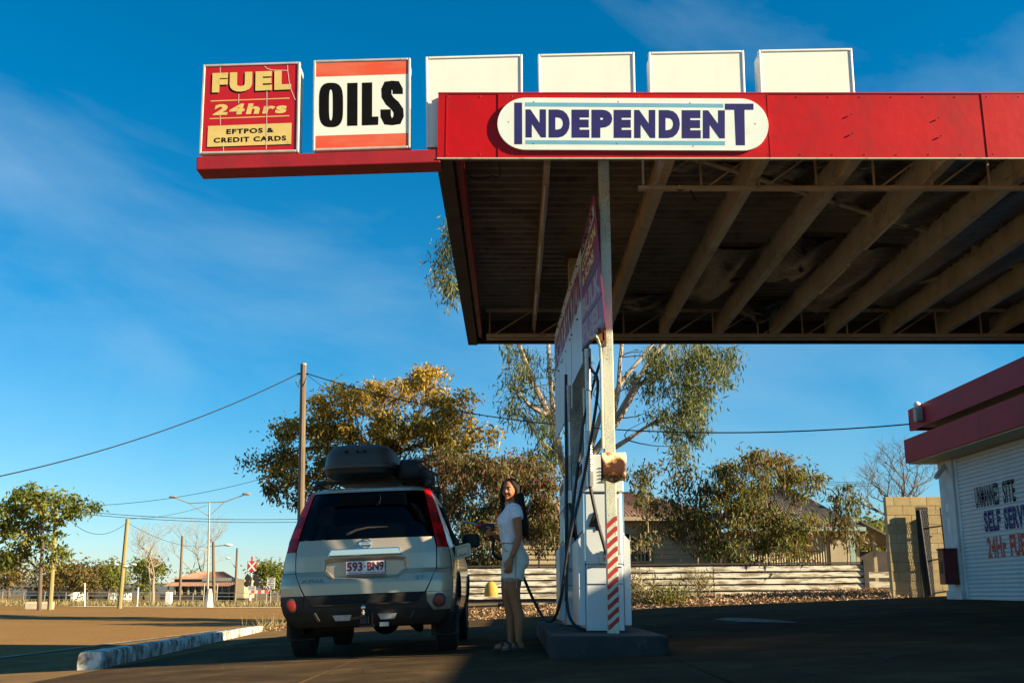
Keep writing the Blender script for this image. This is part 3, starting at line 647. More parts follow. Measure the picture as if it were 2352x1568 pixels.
flat1([(505, 131), (550, 131), (551, 371), (505, 371)], M['navy'], 'lettering'); flat1([(1719, 137), (1884, 137), (1884, 173), (1719, 173)], M['navy'], 'lettering'); flat1([(1773, 173), (1832, 173), (1835, 377), (1782, 377)], M['navy'], 'lettering')
mb = MB(); xs9 = [(570, 688), (703, 825), (835, 938), (950, 1070), (1078, 1180), (1196, 1318), (1338, 1460), (1470, 1580), (1592, 1719)]
for ch, (a, b) in zip('NDEPENDEN', xs9):
    dy0 = (a - 570) / 1150 * 6; put_text(mb, ch, quadmap(C1(a, 332 + dy0, y1), C1(b, 332 + dy0, y1), C1(b, 170 + dy0, y1), C1(a, 170 + dy0, y1)), .075)
mb.build('lettering', M['navy'], pe)
for p in ((617, 127), (1104, 127), (1518, 133), (472, 242), (614, 368), (1095, 368), (1535, 382), (1893, 253)):
    c = C1(*p, y1); MB().ball(c, (.006, .0015, .006), 8, 4).build('screw', M['darksteel'], pe)

# ---------------------------------------------------------------- hanging boards between the columns
def hang(name, label, pts, m, thick=.02):
    """board in a near vertical plane: pts = [(x,y,z) near bottom, far bottom, far top, near top]"""
    e = empty(name, Vector(pts[0]), label, 'sign'); a, b, c, d = map(Vector, pts)
    return e, quadmap(b, a, d, c)      # u runs from the far edge to the near edge
nx = Vector((-1, 0, 0))
def hboard(e, q, rect, m, nm, off=0, th=.012, segs=6):
    u0, v0, u1, v1 = rect; mb = MB(); vs = []
    for i in range(segs + 1):
        u = lerp(u0, u1, i / segs)
        for v in (v0, v1):
            p = q(u, v); vs += [p + nx * off, p + nx * (off - th)]
    fs = []
    for i in range(segs):
        k = i * 4; fs += [(k, k + 4, k + 6, k + 2), (k + 1, k + 3, k + 7, k + 5), (k, k + 1, k + 5, k + 4), (k + 2, k + 6, k + 7, k + 3)]
    k = segs * 4; fs += [(0, 2, 3, 1), (k, k + 1, k + 3, k + 2)]
    mb.add(vs, fs); return mb.build(nm, m, e)
def htext(e, q, s, rect, m, bold, nm='lettering', off=.004):
    u0, v0, u1, v1 = rect; mb = MB(); put_text(mb, s, lambda u, v: q(lerp(u0, u1, u), lerp(v0, v1, v)) + nx * off, bold); mb.build(nm, m, e)
nb, nt_ = P(1390, 748, 9.86), P(1362, 449, 9.86)
e, q = hang('hanging_sign', 'faded maroon board with white and yellow lettering hung against the front post', [nb, (.77, 11.4, 3.16), (.77, 11.4, nt_.z - .03), nt_], None)
hboard(e, q, (0, .46, 1, 1), M['maroon'], 'upper_panel'); hboard(e, q, (0, 0, 1, .46), M['plum'], 'lower_panel', -.001)
hboard(e, q, (.02, .845, .97, .94), M['boardwhite'], 'white_strip', .004, .006)
htext(e, q, 'PROPRIETOR', (.06, .855, .94, .93), M['black'], .02, off=.008)
htext(e, q, 'CORSON', (.1, .70, .97, .80), M['gold'], .04); htext(e, q, '& SONS', (.1, .565, .8, .665), M['gold'], .04)
hboard(e, q, (.3, .485, .98, .515), M['slate'], 'slate_band', .004, .004); htext(e, q, 'BULK', (.04, .275, .97, .455), M['fadedletter'], .05, off=.002)
hboard(e, q, (.04, .235, .98, .255), M['slate'], 'slate_band', .004, .004); htext(e, q, 'FUEL', (.04, .045, .9, .215), M['fadedletter'], .05, off=.002)
hboard(e, q, (.02, .0, .98, .025), M['slate'], 'slate_band', .004, .004)
mb = MB(); mb.tube([q(u, -.012) + nx * (-.006 + .004 * math.sin(30 * u)) for u in [i / 14 for i in range(15)]], .012, 6); mb.build('rusty_edge', M['rust'], e)
e, q = hang('hanging_sign', 'long weathered white board with red service station lettering behind the maroon board', [(.77, 11.45, 2.74), (.64, 15.6, 2.74), (.64, 15.6, 4.33), (.77, 11.45, 4.33)], None)
hboard(e, q, (.69, .17, 1, 1), M['boardwhite'], 'panel', 0); hboard(e, q, (.36, .0, .685, 1), M['boardwhite'], 'panel', .006); hboard(e, q, (0, .0, .355, 1), M['boardwhite'], 'panel', 0)
htext(e, q, 'SERVICE STATION', (.03, .62, .985, .9), M['signred'], .035, off=.012)
for u in (.05, .2, .34, .38, .5, .66, .72, .9):
    for v in (.55, .95): MB().ball(q(u, v) + nx * .01, .012, 6, 4).build('screw', M['darksteel'], e)
# rusted hood on the post
mb = MB(); a, b = P(1379, 1038, 10.0), P(1438, 1105, 10.0); n = 10
def hood(u, v):
    t = v; y = 10.12 - .16 * math.sin(min(1, (1 - t) * 1.25 + .12) * math.pi / 2 * .0 + math.pi / 2 * (1 - abs(1 - 2 * max(0, t - .0)) ** 3 * .6) * .9)
    bulge = .012 * math.sin(u * 9) * (t < .1)
    return (lerp(a.x, b.x, u) + .012 * (v - .5) * (u > .5), y, lerp(b.z, a.z, t) + bulge)
mb.grid(hood, 10, 14)
o = mb.build('lamp_hood', M['rusthood'], smooth=True, angle=0, solid=.006, label='rusted white steel hood bolted to the striped post', cat='hood')
# ---------------------------------------------------------------- pump island and pumps
IX0, IX1, IY0, IY1, IH = .33, 1.36, 9.45, 14.8, .2
ie = empty('pump_island', ((IX0 + IX1) / 2, 12, 0), 'long raised kerbed island in dark paint under the two pumps', 'pump island')
def rrect(x0, x1, y0, y1, r, n=6):
    pts = []
    for cx, cy, a0 in ((x1 - r, y1 - r, 0), (x0 + r, y1 - r, 90), (x0 + r, y0 + r, 180), (x1 - r, y0 + r, 270)):
        for i in range(n + 1): a = R(a0 + 90 * i / n); pts.append((cx + r * math.cos(a), cy + r * math.sin(a)))
    return pts
o_ = rrect(IX0, IX1, IY0, IY1, .16); i_ = rrect(IX0 + .02, IX1 - .02, IY0 + .02, IY1 - .02, .15); n = len(o_)
mb = MB(); mb.add([(x, y, GZ(x, y) - .05) for x, y in o_] + [(x, y, IH - .015) for x, y in o_] + [(x, y, IH) for x, y in i_], [(k, (k + 1) % n, (k + 1) % n + n, k + n) for k in range(n)] + [(k + n, (k + 1) % n + n, (k + 1) % n + 2 * n, k + 2 * n) for k in range(n)])
mb.build('kerb_edge', M['island'], ie, smooth=True, angle=50)
mb = MB(); mb.add([(x, y, IH - .002) for x, y in i_], [tuple(range(n))]); mb.build('top_slab', M['islandtop'], ie)
def make_pump(label):
    """local: x across, y along the island, end panel faces -y, origin at base centre of the near end"""
    e = empty('fuel_pump', (0, 0, 0), label, 'fuel pump', 'white fuel pumps on the island', local=True)
    MB().box((-.18, 0, 0), (.18, 1.02, .62)).build('lower_body', M['pump'], e, bevel=.012)
    MB().box((-.18, .004, .625), (.18, 1.016, 1.3)).build('middle_body', M['pump'], e, bevel=.012)
    mb = MB(); mb.prism([(-.2, 1.31), (.2, 1.31), (.19, 1.655), (.15, 1.675), (-.15, 1.675), (-.19, 1.655)], -.012, 1.03); h = mb.build('head', M['pump'], e, bevel=.01)
    for s in (-1, 1):
        x0, x1 = (-.25, -.185) if s < 0 else (.185, .25)
        mb = MB(); mb.prism([(x0, .06), (x1, .06), (x1, .92), (x1 if s > 0 else x0, .86)][:3] + ([(x1, .93), (x0, .86)] if s < 0 else [(x1, .86), (x0, .93)]), .02, 1.0); mb.build('side_skirt', M['pump'], e, bevel=.008)
        x = s * .1885
        for j in range(2):
            for k in range(3):
                y = .12 + k * .28; z = 1.37 + j * .14; MB().box((s * .197 - .005, y, z), (s * .197 + .005, y + .2, z + .09)).build('display_window', M['windowdark'] if j else M['pumpgrey'], h)
        MB().box((x - .01, .08, .95), (x + .008, .95, 1.28)).build('price_panel', M['pumpgrey'], e)
        MB().box((x - .008, .03, .66), (x + .012, .06, 1.3)).build('corner_trim', M['chrome'], e)
    for z0, k, x0, x1 in ((1.41, 5, -.03, .12), (.2, 5, .03, .14)):
        for j in range(k):
            MB().box((x0, -.022 if z0 > 1 else -.012, z0 + j * .034), (x1, .0, z0 + .008 + j * .034)).build('vent_slot', M['pumpgrey'], e)
    MB().box((-.165, -.006, .44), (.165, .002, .446)).box((-.165, -.006, .6), (.165, .002, .606)).build('panel_seam', M['darksteel'], e)
    MB().box((.1, -.012, .72), (.16, .0, 1.26)).build('end_recess', M['pumpgrey'], e, bevel=.01)
    mb = MB(); mb.box((-.05, -.02, .63), (.08, -.001, .75)); so_ = mb.build('hose_socket', M['steel'], e, bevel=.006)
    MB().ball((.02, -.03, .69), .032, 12, 8).build('swivel', M['steel'], so_, True)
    # masts with spring ends
    for (mx, my) in ((-.13, -.05), (.08, .1)):
        mb = MB(); mb.tube([(mx, my, 1.42), (mx, my, 2.55)], .024, 10); ms = mb.build('hose_mast', M['steel'], e, True)
        for (z0, z1) in ((1.5, 1.9), (2.3, 2.72)):
            rr = []; zz = []
            t = z0
            while t < z1: zz += [t, t + .006, t + .012, t + .018]; rr += [.031, .034, .034, .031]; t += .024
            mb = MB(); mb.tube([(mx, my, z) for z in zz], rr, 10); mb.build('spring', M['steel'], ms, True, angle=0)
        MB().tube([(mx, my, 1.36), (mx, my, 1.5)], .036, 10).build('mast_socket', M['steel'], ms, True)
    # short drop hose to the socket
    MB().tube([(-.13, -.05, 1.37), (-.1, -.06, 1.2), (-.06, -.06, 1.0), (-.01, -.05, .82), (.02, -.035, .7)], .017, 8).build('drop_hose', M['rubber'], e, True)
    MB().box((-.19, -.004, 0), (.19, 1.03, .015)).build('base_plate', M['darksteel'], e)
    # painted number
    mb = MB()
    for a, b in (((-.085, 1.12), (-.14, .985)), ((-.14, .985), (-.03, .985))): mb.bar((a[0], -.004, a[1]), (b[0], -.004, b[1]), .012, .014, (0, 1, 0))
    put_text(mb, '4', lambda u, v: (-.13 + u * .09, -.004, .94 + v * .16), .03); mb.build('number', M['black'], e)
    return e
def copy_tree(o, parent=None):
    c = o.copy(); COL.objects.link(c)
    if parent is not None: c.parent = parent
    for ch in [x for x in bpy.data.objects if x.parent == o]: copy_tree(ch, c)
    return c
p1 = make_pump('near white fuel pump behind the striped post with a black hose looping from its mast')
p2 = copy_tree(p1); p2['label'] = 'farther white fuel pump half hidden behind the near pump and grey column'
p1.location = (.885, 10.42, IH); p2.location = (.79, 12.35, IH)
# long hose from the near pump's mast to the nozzle the woman holds; and the other slack hoses
off = Vector(p1.location)
def hose(pts, par, r=.0155, sub=6):
    pts = [Vector(p) for p in pts]; out = []
    for i in range(len(pts) - 1):
        p0 = pts[max(0, i - 1)]; p3 = pts[min(len(pts) - 1, i + 2)]; a, b = pts[i], pts[i + 1]
        for k in range(sub):
            t = k / sub; out.append(.5 * ((2 * a) + (b - p0) * t + (2 * p0 - 5 * a + 4 * b - p3) * t * t + (3 * a - p0 - 3 * b + p3) * t ** 3))
    out.append(pts[-1]); mb = MB(); mb.tube([p - Vector(par.location) for p in out], r, 8); mb.build('hose', M['rubber'], par, True)
NZ = Vector((-.185, 11.13, 1.12))
hose([off + Vector((-.13, -.05, 2.7)), P(1359, 848, 10.32), P(1371, 866, 10.3), P(1372, 905, 10.28), P(1360, 990, 10.26), P(1338, 1110, 10.25), P(1306, 1250, 10.25), P(1289, 1370, 10.3), P(1272, 1420, 10.45), P(1250, 1420, 10.65), P(1222, 1370, 10.9), P(1200, 1320, 11.12), P(1180, 1290, 11.3), (-.1, 11.32, .9), (-.19, 11.22, .95), NZ], p1)
hose([off + Vector((.08, .1, 2.7)), off + Vector((.02, .3, 2.66)), P(1342, 960, 10.9), P(1333, 1030, 10.85), P(1318, 1150, 10.6), P(1303, 1290, 10.36), P(1303, 1390, 10.34), P(1318, 1432, 10.36), P(1345, 1446, 10.38)], p1)
hose([P(1300, 860, 12.3), P(1300, 960, 12.28), P(1301, 1100, 12.27), P(1302, 1260, 12.3), P(1300, 1380, 12.3)], p2, .018)

# ---------------------------------------------------------------- shop on the right
SX, SY0, SY1 = 9.25, 3.8, 23.05
sh_ = empty('shop_building', (SX + 2, 14, .4), 'single storey shop with faded red double fascia and a roller door', 'building')
gz = GZ(9.3, 22)
MB().box((SX + .05, SY0 + .6, -.2), (SX + 9, SY1, 3.9)).build('wall', M['shopwhite'], sh_)
MB().box((SX - .06, 22.33, .3), (SX + .3, SY1 - .0, 3.3)).build('corner_pier', M['shopwhite'], sh_, bevel=.01)
MB().box((SX - .1, 22.3, .3), (SX + .34, SY1 + .04, .62)).build('plinth', M['shopwhite'], sh_, bevel=.01)
MB().box((SX - .005, 22.2, .3), (SX + .06, 22.33, 3.3)).build('door_jamb', M['shopwhite'], sh_)
dr = MB().box((SX + .03, 13.5, .3), (SX + .045, 22.2, 3.3)).build('roller_door', M['slat'], sh_)
sb = MB(); n = 8; pr = [(0, 0), (-.018, .008), (-.024, .03), (-.02, .06), (-.004, .07), (0, .078)]
sb.add([(SX + .025 + a, y, b) for a, b in pr for y in (13.5, 22.2)], [(2 * i, 2 * i + 1, 2 * i + 3, 2 * i + 2) for i in range(5)])
s0 = sb.build('slat', M['slat'], dr); zz = gz - .02; k = 0
while zz < 3.28:
    s = s0 if k == 0 else s0.copy()
    if k: COL.objects.link(s); s.parent = dr
    s.location.z = zz; zz += .08; k += 1
import bmesh
def dtext(s, y0, y1, z0, z1, m, bold):
    """lettering painted on the slats: cut where the slats curl away"""
    mb = MB(); put_text(mb, s, lambda u, v: (SX - .0008, lerp(y0, y1, u), lerp(z0, z1, v)), bold, 0, 1.08)
    me = bpy.data.meshes.new('t'); me.from_pydata(mb.v, [], mb.f); res = MB(); zz = gz - .02
    while zz < z1:
        if zz + .08 > z0:
            bm = bmesh.new(); bm.from_mesh(me)
            for pz, no in ((zz + .004, (0, 0, -1)), (zz + .072, (0, 0, 1))):
                bmesh.ops.bisect_plane(bm, geom=bm.verts[:] + bm.edges[:] + bm.faces[:], plane_co=(0, 0, pz), plane_no=no, clear_outer=True)
            bm.verts.index_update(); res.add([v.co[:] for v in bm.verts], [[v.index for v in f.verts] for f in bm.faces]); bm.free()
        zz += .08
    bpy.data.meshes.remove(me); res.build('lettering', m, sh_)
dtext('UNMANNED', 21.45, 20.38, 2.2, 2.62, M['black'], .032); dtext('SITE', 20.22, 19.72, 2.2, 2.62, M['black'], .032)
dtext('SELF', 21.15, 20.42, 1.72, 2.13, M['navy'], .05); dtext('SERVE', 20.28, 19.33, 1.72, 2.13, M['navy'], .05)
dtext('24Hr', 21.12, 20.3, 1.22, 1.62, M['stripe'], .04); dtext('FUEL', 20.15, 19.35, 1.22, 1.62, M['stripe'], .05)
FX = 8.63
for i in range(5):
    a, b = lerp(SY0 + .3, 23.35, i / 5), lerp(SY0 + .3, 23.35, (i + 1) / 5) - .006
    MB().box((FX, a, 3.33), (FX + .04, b, 3.84)).build('lower_fascia', M['shopred'], sh_)
    MB().box((FX + .12, lerp(SY0, 23.25, i / 5), 4.02), (FX + .16, lerp(SY0, 23.25, (i + 1) / 5) - .006, 4.5)).build('upper_fascia', M['shopred'], sh_)
MB().box((FX + .045, SY0 + .3, 3.3), (SX + 9, 23.3, 3.36)).build('soffit', M['shopcream'], sh_)
MB().box((FX + .045, SY0 + .3, 3.74), (SX + 9, 23.3, 3.78)).build('lower_roof', M['roofgrey'], sh_)
MB().box((FX + .6, SY0 + .2, 3.78), (SX + 9, 23.0, 4.1)).build('upper_wall', M['shopcream'], sh_)
MB().box((FX + .165, SY0, 4.1), (SX + 9, 23.2, 4.16)).build('upper_soffit', M['shopcream'], sh_)
MB().box((FX + .165, SY0, 4.4), (SX + 9, 23.2, 4.47)).build('upper_roof', M['roofgrey'], sh_)
MB().box((FX, 23.33, 3.33), (SX + 9, 23.37, 3.84)).build('end_fascia', M['shopred'], sh_); MB().box((FX + .12, 23.26, 4.04), (SX + 9, 23.3, 4.5)).build('end_fascia', M['shopred'], sh_)
MB().box((FX + .12, SY0 - .05, 4.04), (SX + 9, SY0 - .01, 4.5)).build('end_fascia', M['shopred'], sh_)
MB().tube([P(2180, 1052, 22.9), P(2172, 1066, 22.7), P(2150, 1096, 22.4)], .05, 8).build('downpipe', M['shopwhite'], sh_, True)
for (px, py, w_, h_) in ((2198, 1165, .1, .16), (2199, 1205, .09, .3)):
    c = P(px, py, 22.7); MB().box((SX - .066, 22.62, c.z - h_ / 2), (SX - .061, 22.62 + .17, c.z + h_ / 2)).build('notice', M['plate'], sh_)
cb = empty('extinguisher_cabinet', (SX - .1, 22.6, .7), 'dark red hose cabinet on the shop corner beside the roller door', 'cabinet')
MB().box((SX - .36, 22.42, .74), (SX - .07, 22.72, 1.44)).build('case', M['cabinet'], cb, bevel=.015); MB().box((SX - .37, 22.4, 1.43), (SX - .06, 22.74, 1.47)).build('lid', M['cabinet'], cb, bevel=.01)
MB().box((SX - .368, 22.5, .95), (SX - .361, 22.64, 1.2)).build('label_plate', M['plastic'], cb)
fl = empty('flood_light', (8.67, 22.5, 4.1), 'grey floodlight box on the end of the upper red fascia', 'light')
MB().box((8.57, 22.4, 4.1), (8.745, 22.56, 4.42)).build('housing', M['greypole'], fl, bevel=.03); MB().ball((8.65, 22.48, 4.47), .075, 12, 6).build('lens', M['whitepaint'], fl, True)

# ---------------------------------------------------------------- block wall and mesh gate
WY = 26.3; wx0 = P(2038, 1200, WY).x; zt = P(2080, 1140, WY).z; zb = .4
bw = empty('block_wall', (wx0 + 1, WY, zb), 'buff concrete block wall beside the shop with gate shadows across it', 'wall')
MB().box((wx0 + .01, WY + .012, zb - .1), (wx0 + 2.4, WY + .18, zt - .01)).build('mortar_core', M['mortar'], bw)
h = (zt - zb) / 11; b0 = None
for r in range(11):
    x = wx0 - (0 if r % 2 else .2)
    while x < wx0 + 2.3:
        x0, x1 = max(wx0, x) + .004, x + .396
        if x1 - x0 > .05:
            d = rnd.uniform(-.003, .003); MB().box((x0, WY + d, zb + r * h + .005), (x1, WY + .19, zb + (r + 1) * h - .005)).build('brick', M['brick'] if rnd.random() < .6 else M['brick2'], bw, bevel=.004)
        x += .4
ge = empty('mesh_gate', (9.8, 26.1, .4), 'leaning dark steel mesh gate in front of the block wall', 'gate')
g0, g1 = P(2111, 1170, 26.12), P(2138, 1366, 26.12); h0, h1 = P(2160, 1165, 26.12), P(2182, 1362, 26.12); r1 = P(2200, 1362, 26.12)
MB().tube([g0, g1], .032, 8).build('frame_post', M['darksteel'], ge); MB().tube([h0, h1], .024, 8).build('frame_post', M['darksteel'], ge)
for t in (.22, .6, .98): MB().tube([g0.lerp(g1, t), P(2200, lerp(1165, 1364, t) - 6, 26.12)], .022, 6).build('frame_rail', M['darksteel'], ge)
a, b = P(2104, 1164, 26.15), P(2104, 1366, 26.15); MB().box((a.x - .02, 26.13, .4), (a.x + .27, 26.16, a.z)).build('gate_leaf', M['plastic'], ge)
mb = MB(); nn_ = 15
for i in range(-nn_, nn_ * 2):
    for s in (-1, 1):
        pts = []
        for t in (0, 1):
            u = (i + .5) / nn_ + (s * t * .9 if s > 0 else .9 * (1 - t) if False else -t * .9); pts.append((u, t))
        (u0, t0), (u1, t1) = pts
        def clip(u0, t0, u1, t1):
            lo, hi = 0.0, 1.0; d = u1 - u0
            for bound, sg in ((0, 1), (1, -1)):
                f0 = sg * (u0 - bound); f1 = sg * (u1 - bound)
                if f0 < 0 and f1 < 0: return None
                if f0 < 0: lo = max(lo, f0 / (f0 - f1))
                elif f1 < 0: hi = min(hi, f0 / (f0 - f1))
            return (lo, hi) if lo < hi else None
        c = clip(u0, t0, u1, t1)
        if c:
            q = quadmap(g1, P(2200, 1362, 26.12), P(2188, 1165, 26.12), g0); A_ = q(lerp(u0, u1, c[0]), lerp(t0, t1, c[0])); B_ = q(lerp(u0, u1, c[1]), lerp(t0, t1, c[1])); mb.tube([A_, B_], .0022, 4, False)
tag(mb.build('wire_mesh', M['steel'], ge), kind='stuff')

# ---------------------------------------------------------------- low white board fence
FNY = 28.2
fe = empty('board_fence', (3, FNY, .3), 'low fence of flaking white horizontal boards beyond the forecourt', 'fence')
def fz(x): return lerp(P(1100, 1376, FNY).z, P(1990, 1367, FNY).z, (x + 1) / 10)
xs_ = [-4.5, -1.6, 1.6, 5.2, 9.1]
for i in range(4):
    for r in range(5):
        a, b = xs_[i] + .01, xs_[i + 1] - .01; z0 = fz(a) + r * .158; z1 = fz(b) + r * .158; mb = MB(); q = random.Random(i * 9 + r); n = 8; vs = []
        for k in range(n + 1):
            x = lerp(a, b, k / n); z = lerp(z0, z1, k / n) + q.uniform(-.006, .006)
            vs += [(x, FNY - .036, z + .008), (x, FNY - .008, z + .136), (x, FNY + .01, z + .14), (x, FNY + .01, z)]
        mb.add(vs, [(4 * k + j, 4 * k + 4 + j, 4 * k + 4 + (j + 1) % 4, 4 * k + (j + 1) % 4) for k in range(n) for j in range(4)] + [(3, 2, 1, 0), (4 * n, 4 * n + 1, 4 * n + 2, 4 * n + 3)]); mb.build('board', M['fencewhite'], fe)
    MB().box((xs_[i] - .05, FNY + .015, fz(xs_[i]) - .3), (xs_[i] + .05, FNY + .12, fz(xs_[i]) + .86)).build('fence_post', M['darkwood'], fe)
MB().box((9.08, FNY - .06, .3), (9.2, FNY + .06, fz(9.1) + .9)).build('fence_post', M['darkwood'], fe)
mb = MB(); mb.add([(-4.5, FNY + .012, fz(-4.5) - .1), (9.1, FNY + .012, fz(9.1) - .1), (9.1, FNY + .012, fz(9.1) + .8), (-4.5, FNY + .012, fz(-4.5) + .8)], [(0, 1, 2, 3)]); mb.build('gap_shade_sheet', M['darkwood'], fe)  # dark sheet added behind the boards so the gaps show as shadow lines
mb = MB(); mb.bar((-4.5, FNY, fz(-4.5) + .83), (9.15, FNY, fz(9.15) + .83), .07, .04); mb.build('top_rail', M['darkwood'], fe)
for r in range(3):
    z = P(2020, 1362 - r * 22, 28.6).z; MB().box((9.2, 28.55, z - .09), (10.4, 28.59, z + .06)).build('board', M['fencewhite'], fe)
MB().box((9.9, 28.6, .3), (10.0, 28.7, 1.6)).build('fence_post', M['darkwood'], fe)
mb = MB(); mb.rings([(0, 0, 0, .17, .17), (.1, 0, 0, .175, .175), (.25, 0, 0, .15, .15), (.33, 0, 0, .1, .1), (.37, 0, 0, .04, .04)], 16, True, Matrix.Translation((P(1128, 1368, 27.4).x, 27.4, P(1128, 1369, 27.4).z)))
mb.build('bollard', M['yellow'], None, True, label='squat yellow domed bollard in the leaf litter by the fence', cat='bollard')

# ---------------------------------------------------------------- houses behind the fence
def corrugated(mb, a, b, c, d, n, amp=.022):
    """sheet a-b (eave) to d-c (ridge) with ribs running up the slope"""
    a, b, c, d = map(Vector, (a, b, c, d)); nrm = (b - a).cross(d - a).normalized(); vs = []
    for i in range(n * 2 + 1):
        u = i / (n * 2); o = nrm * (amp if i % 2 else 0); vs += [a.lerp(b, u) + o, d.lerp(c, u) + o]
    mb.add(vs, [(2 * i, 2 * i + 2, 2 * i + 3, 2 * i + 1) for i in range(n * 2)])
HY = 36.5
h1 = empty('weatherboard_house', (4, HY, .3), 'cream weatherboard house with a rusty hipped iron roof', 'house')
hx0, hx1 = P(1195, 1250, HY).x, P(1655, 1250, HY).x; ez = P(1500, 1190, HY).z
MB().box((hx0, HY + .03, 0), (hx1, HY + 6, ez)).build('wall', M['weatherboard'], h1)
w0, w1, wz0, wz1 = P(1448, 1262, HY).x, P(1496, 1262, HY).x, P(1470, 1290, HY).z, P(1470, 1233, HY).z
z = .2
while z < ez - .05:
    for (a, b) in (((hx0, w0 - .06), (w1 + .06, hx1)) if wz0 - .1 < z < wz1 + .05 else ((hx0, hx1),)):
        MB().add([(a, HY - .02, z), (b, HY - .02, z), (b, HY + .015, z + .17), (a, HY + .015, z + .17), (a, HY + .03, z), (b, HY + .03, z)], [(0, 1, 2, 3), (0, 4, 5, 1)]).build('weatherboard', M['weatherboard'], h1)
    z += .165
wn = MB().box((w0, HY + .0, wz0), (w1, HY + .02, wz1)).build('window', M['windowdark'], h1)
for u in (0, .33, .5, .67, 1): x = lerp(w0, w1, u); MB().box((x - .025, HY - .04, wz0), (x + .025, HY - .002, wz1)).build('window_bar', M['weatherboard'], wn)
for v in (0, .45, 1): zz = lerp(wz0, wz1, v); MB().box((w0 - .04, HY - .036, zz - .025), (w1 + .04, HY - .004, zz + .025)).build('window_bar', M['weatherboard'], wn)
rz = P(1440, 1130, HY + 3).z; e0, e1 = (hx0 - .4, HY - .4, ez), (hx1 + .4, HY - .4, ez); rA, rB = (hx0 + 2.5, HY + 3, rz), (P(1445, 1135, HY + 3).x, HY + 3, rz)
mb = MB(); corrugated(mb, e0, e1, rB, rA, 60); corrugated(mb, e1, (hx1 + .4, HY + 6.4, ez), rB, rB, 30); corrugated(mb, (hx1 + .4, HY + 6.4, ez), (hx0 - .4, HY + 6.4, ez), rA, rB, 40); corrugated(mb, (hx0 - .4, HY + 6.4, ez), e0, rA, rA, 30)
mb.build('roof', M['roofrust'], h1)
MB().box((hx0 - .42, HY - .46, ez - .1), (hx1 + .42, HY - .4, ez + .03)).build('gutter', M['weatherboard'], h1)
H2 = 33.5
h2 = empty('iron_shed', (9, H2, .4), 'corrugated iron shed house with dark roof, flue pipe and lean-to', 'house')
x0, x1 = P(1690, 1250, H2).x, P(1958, 1250, H2).x; ez2 = P(1900, 1213, H2).z
mb = MB(); corrugated(mb, (x0, H2, .2), (x1, H2, .2), (x1, H2, ez2), (x0, H2, ez2), 45, .03); mb.build('front_wall', M['iron'], h2)
MB().box((x0 + .02, H2 + .05, 0), (x1 - .02, H2 + 5, ez2 - .02)).build('inner_wall', M['iron'], h2)
MB().box((x1 - .12, H2 - .06, .2), (x1 + .06, H2 - .035, ez2)).build('corner_board', M['aquatrim'], h2)
a, b = P(1908, 1290, H2), P(1950, 1240, H2); MB().box((a.x, H2 - .06, .3), (b.x, H2 - .035, b.z)).build('door', M['iron'], h2)
pk = P(1770, 1118, H2 + 2.5)
mb = MB(); corrugated(mb, (x0 - .3, H2 - .35, ez2), (x1 + .3, H2 - .35, ez2), (pk.x + .6, H2 + 2.6, pk.z), (pk.x - .6, H2 + 2.6, pk.z), 36); corrugated(mb, (x1 + .3, H2 - .35, ez2), (x1 + .3, H2 + 5.4, ez2), (pk.x + .6, H2 + 2.6, pk.z), (pk.x + .6, H2 + 2.6, pk.z), 24)
corrugated(mb, (x0 - .3, H2 + 5.4, ez2), (x0 - .3, H2 - .35, ez2), (pk.x - .6, H2 + 2.6, pk.z), (pk.x - .6, H2 + 2.6, pk.z), 24); mb.build('roof', M['roofgrey'], h2)
MB().box((x0 - .3, H2 - .42, ez2 - .1), (x1 + .32, H2 - .36, ez2 + .02)).build('gutter', M['aquatrim'], h2)
f0, f1 = P(1922, 1205, H2 + 1), P(1921, 1150, H2 + 1); MB().tube([f0 - Vector((0, 0, .4)), f1], .09, 10).tube([f1, f1 + Vector((0, 0, .03))], .16, 10).build('flue', M['roofgrey'], h2)
l0, l1 = P(1962, 1200, H2 + .5), P(2056, 1250, H2 + .5)
mb = MB(); mb.add([(l0.x, H2 - .2, l0.z), (l1.x, H2 - .2, l1.z), (l1.x, H2 + 3, l1.z), (l0.x, H2 + 3, l0.z)], [(0, 1, 2, 3)]); mb.build('lean_to_roof', M['roofgrey'], h2, solid=.05)
for px in (1966, 2005, 2040): p = P(px, 1300, H2 + .4); MB().box((p.x - .05, H2 + .1, .2), (p.x + .05, H2 + .2, lerp(l0.z, l1.z, (px - 1962) / 94) - .05)).build('verandah_post', M['weatherboard'], h2)
MB().box((P(1962, 1200, H2 + 2).x, H2 + 2, .2), (P(2050, 1200, H2 + 2).x, H2 + 2.1, 1.9)).build('lean_to_shade', M['darkwood'], h2)  # dark sheet stands in for the shade inside the open lean-to
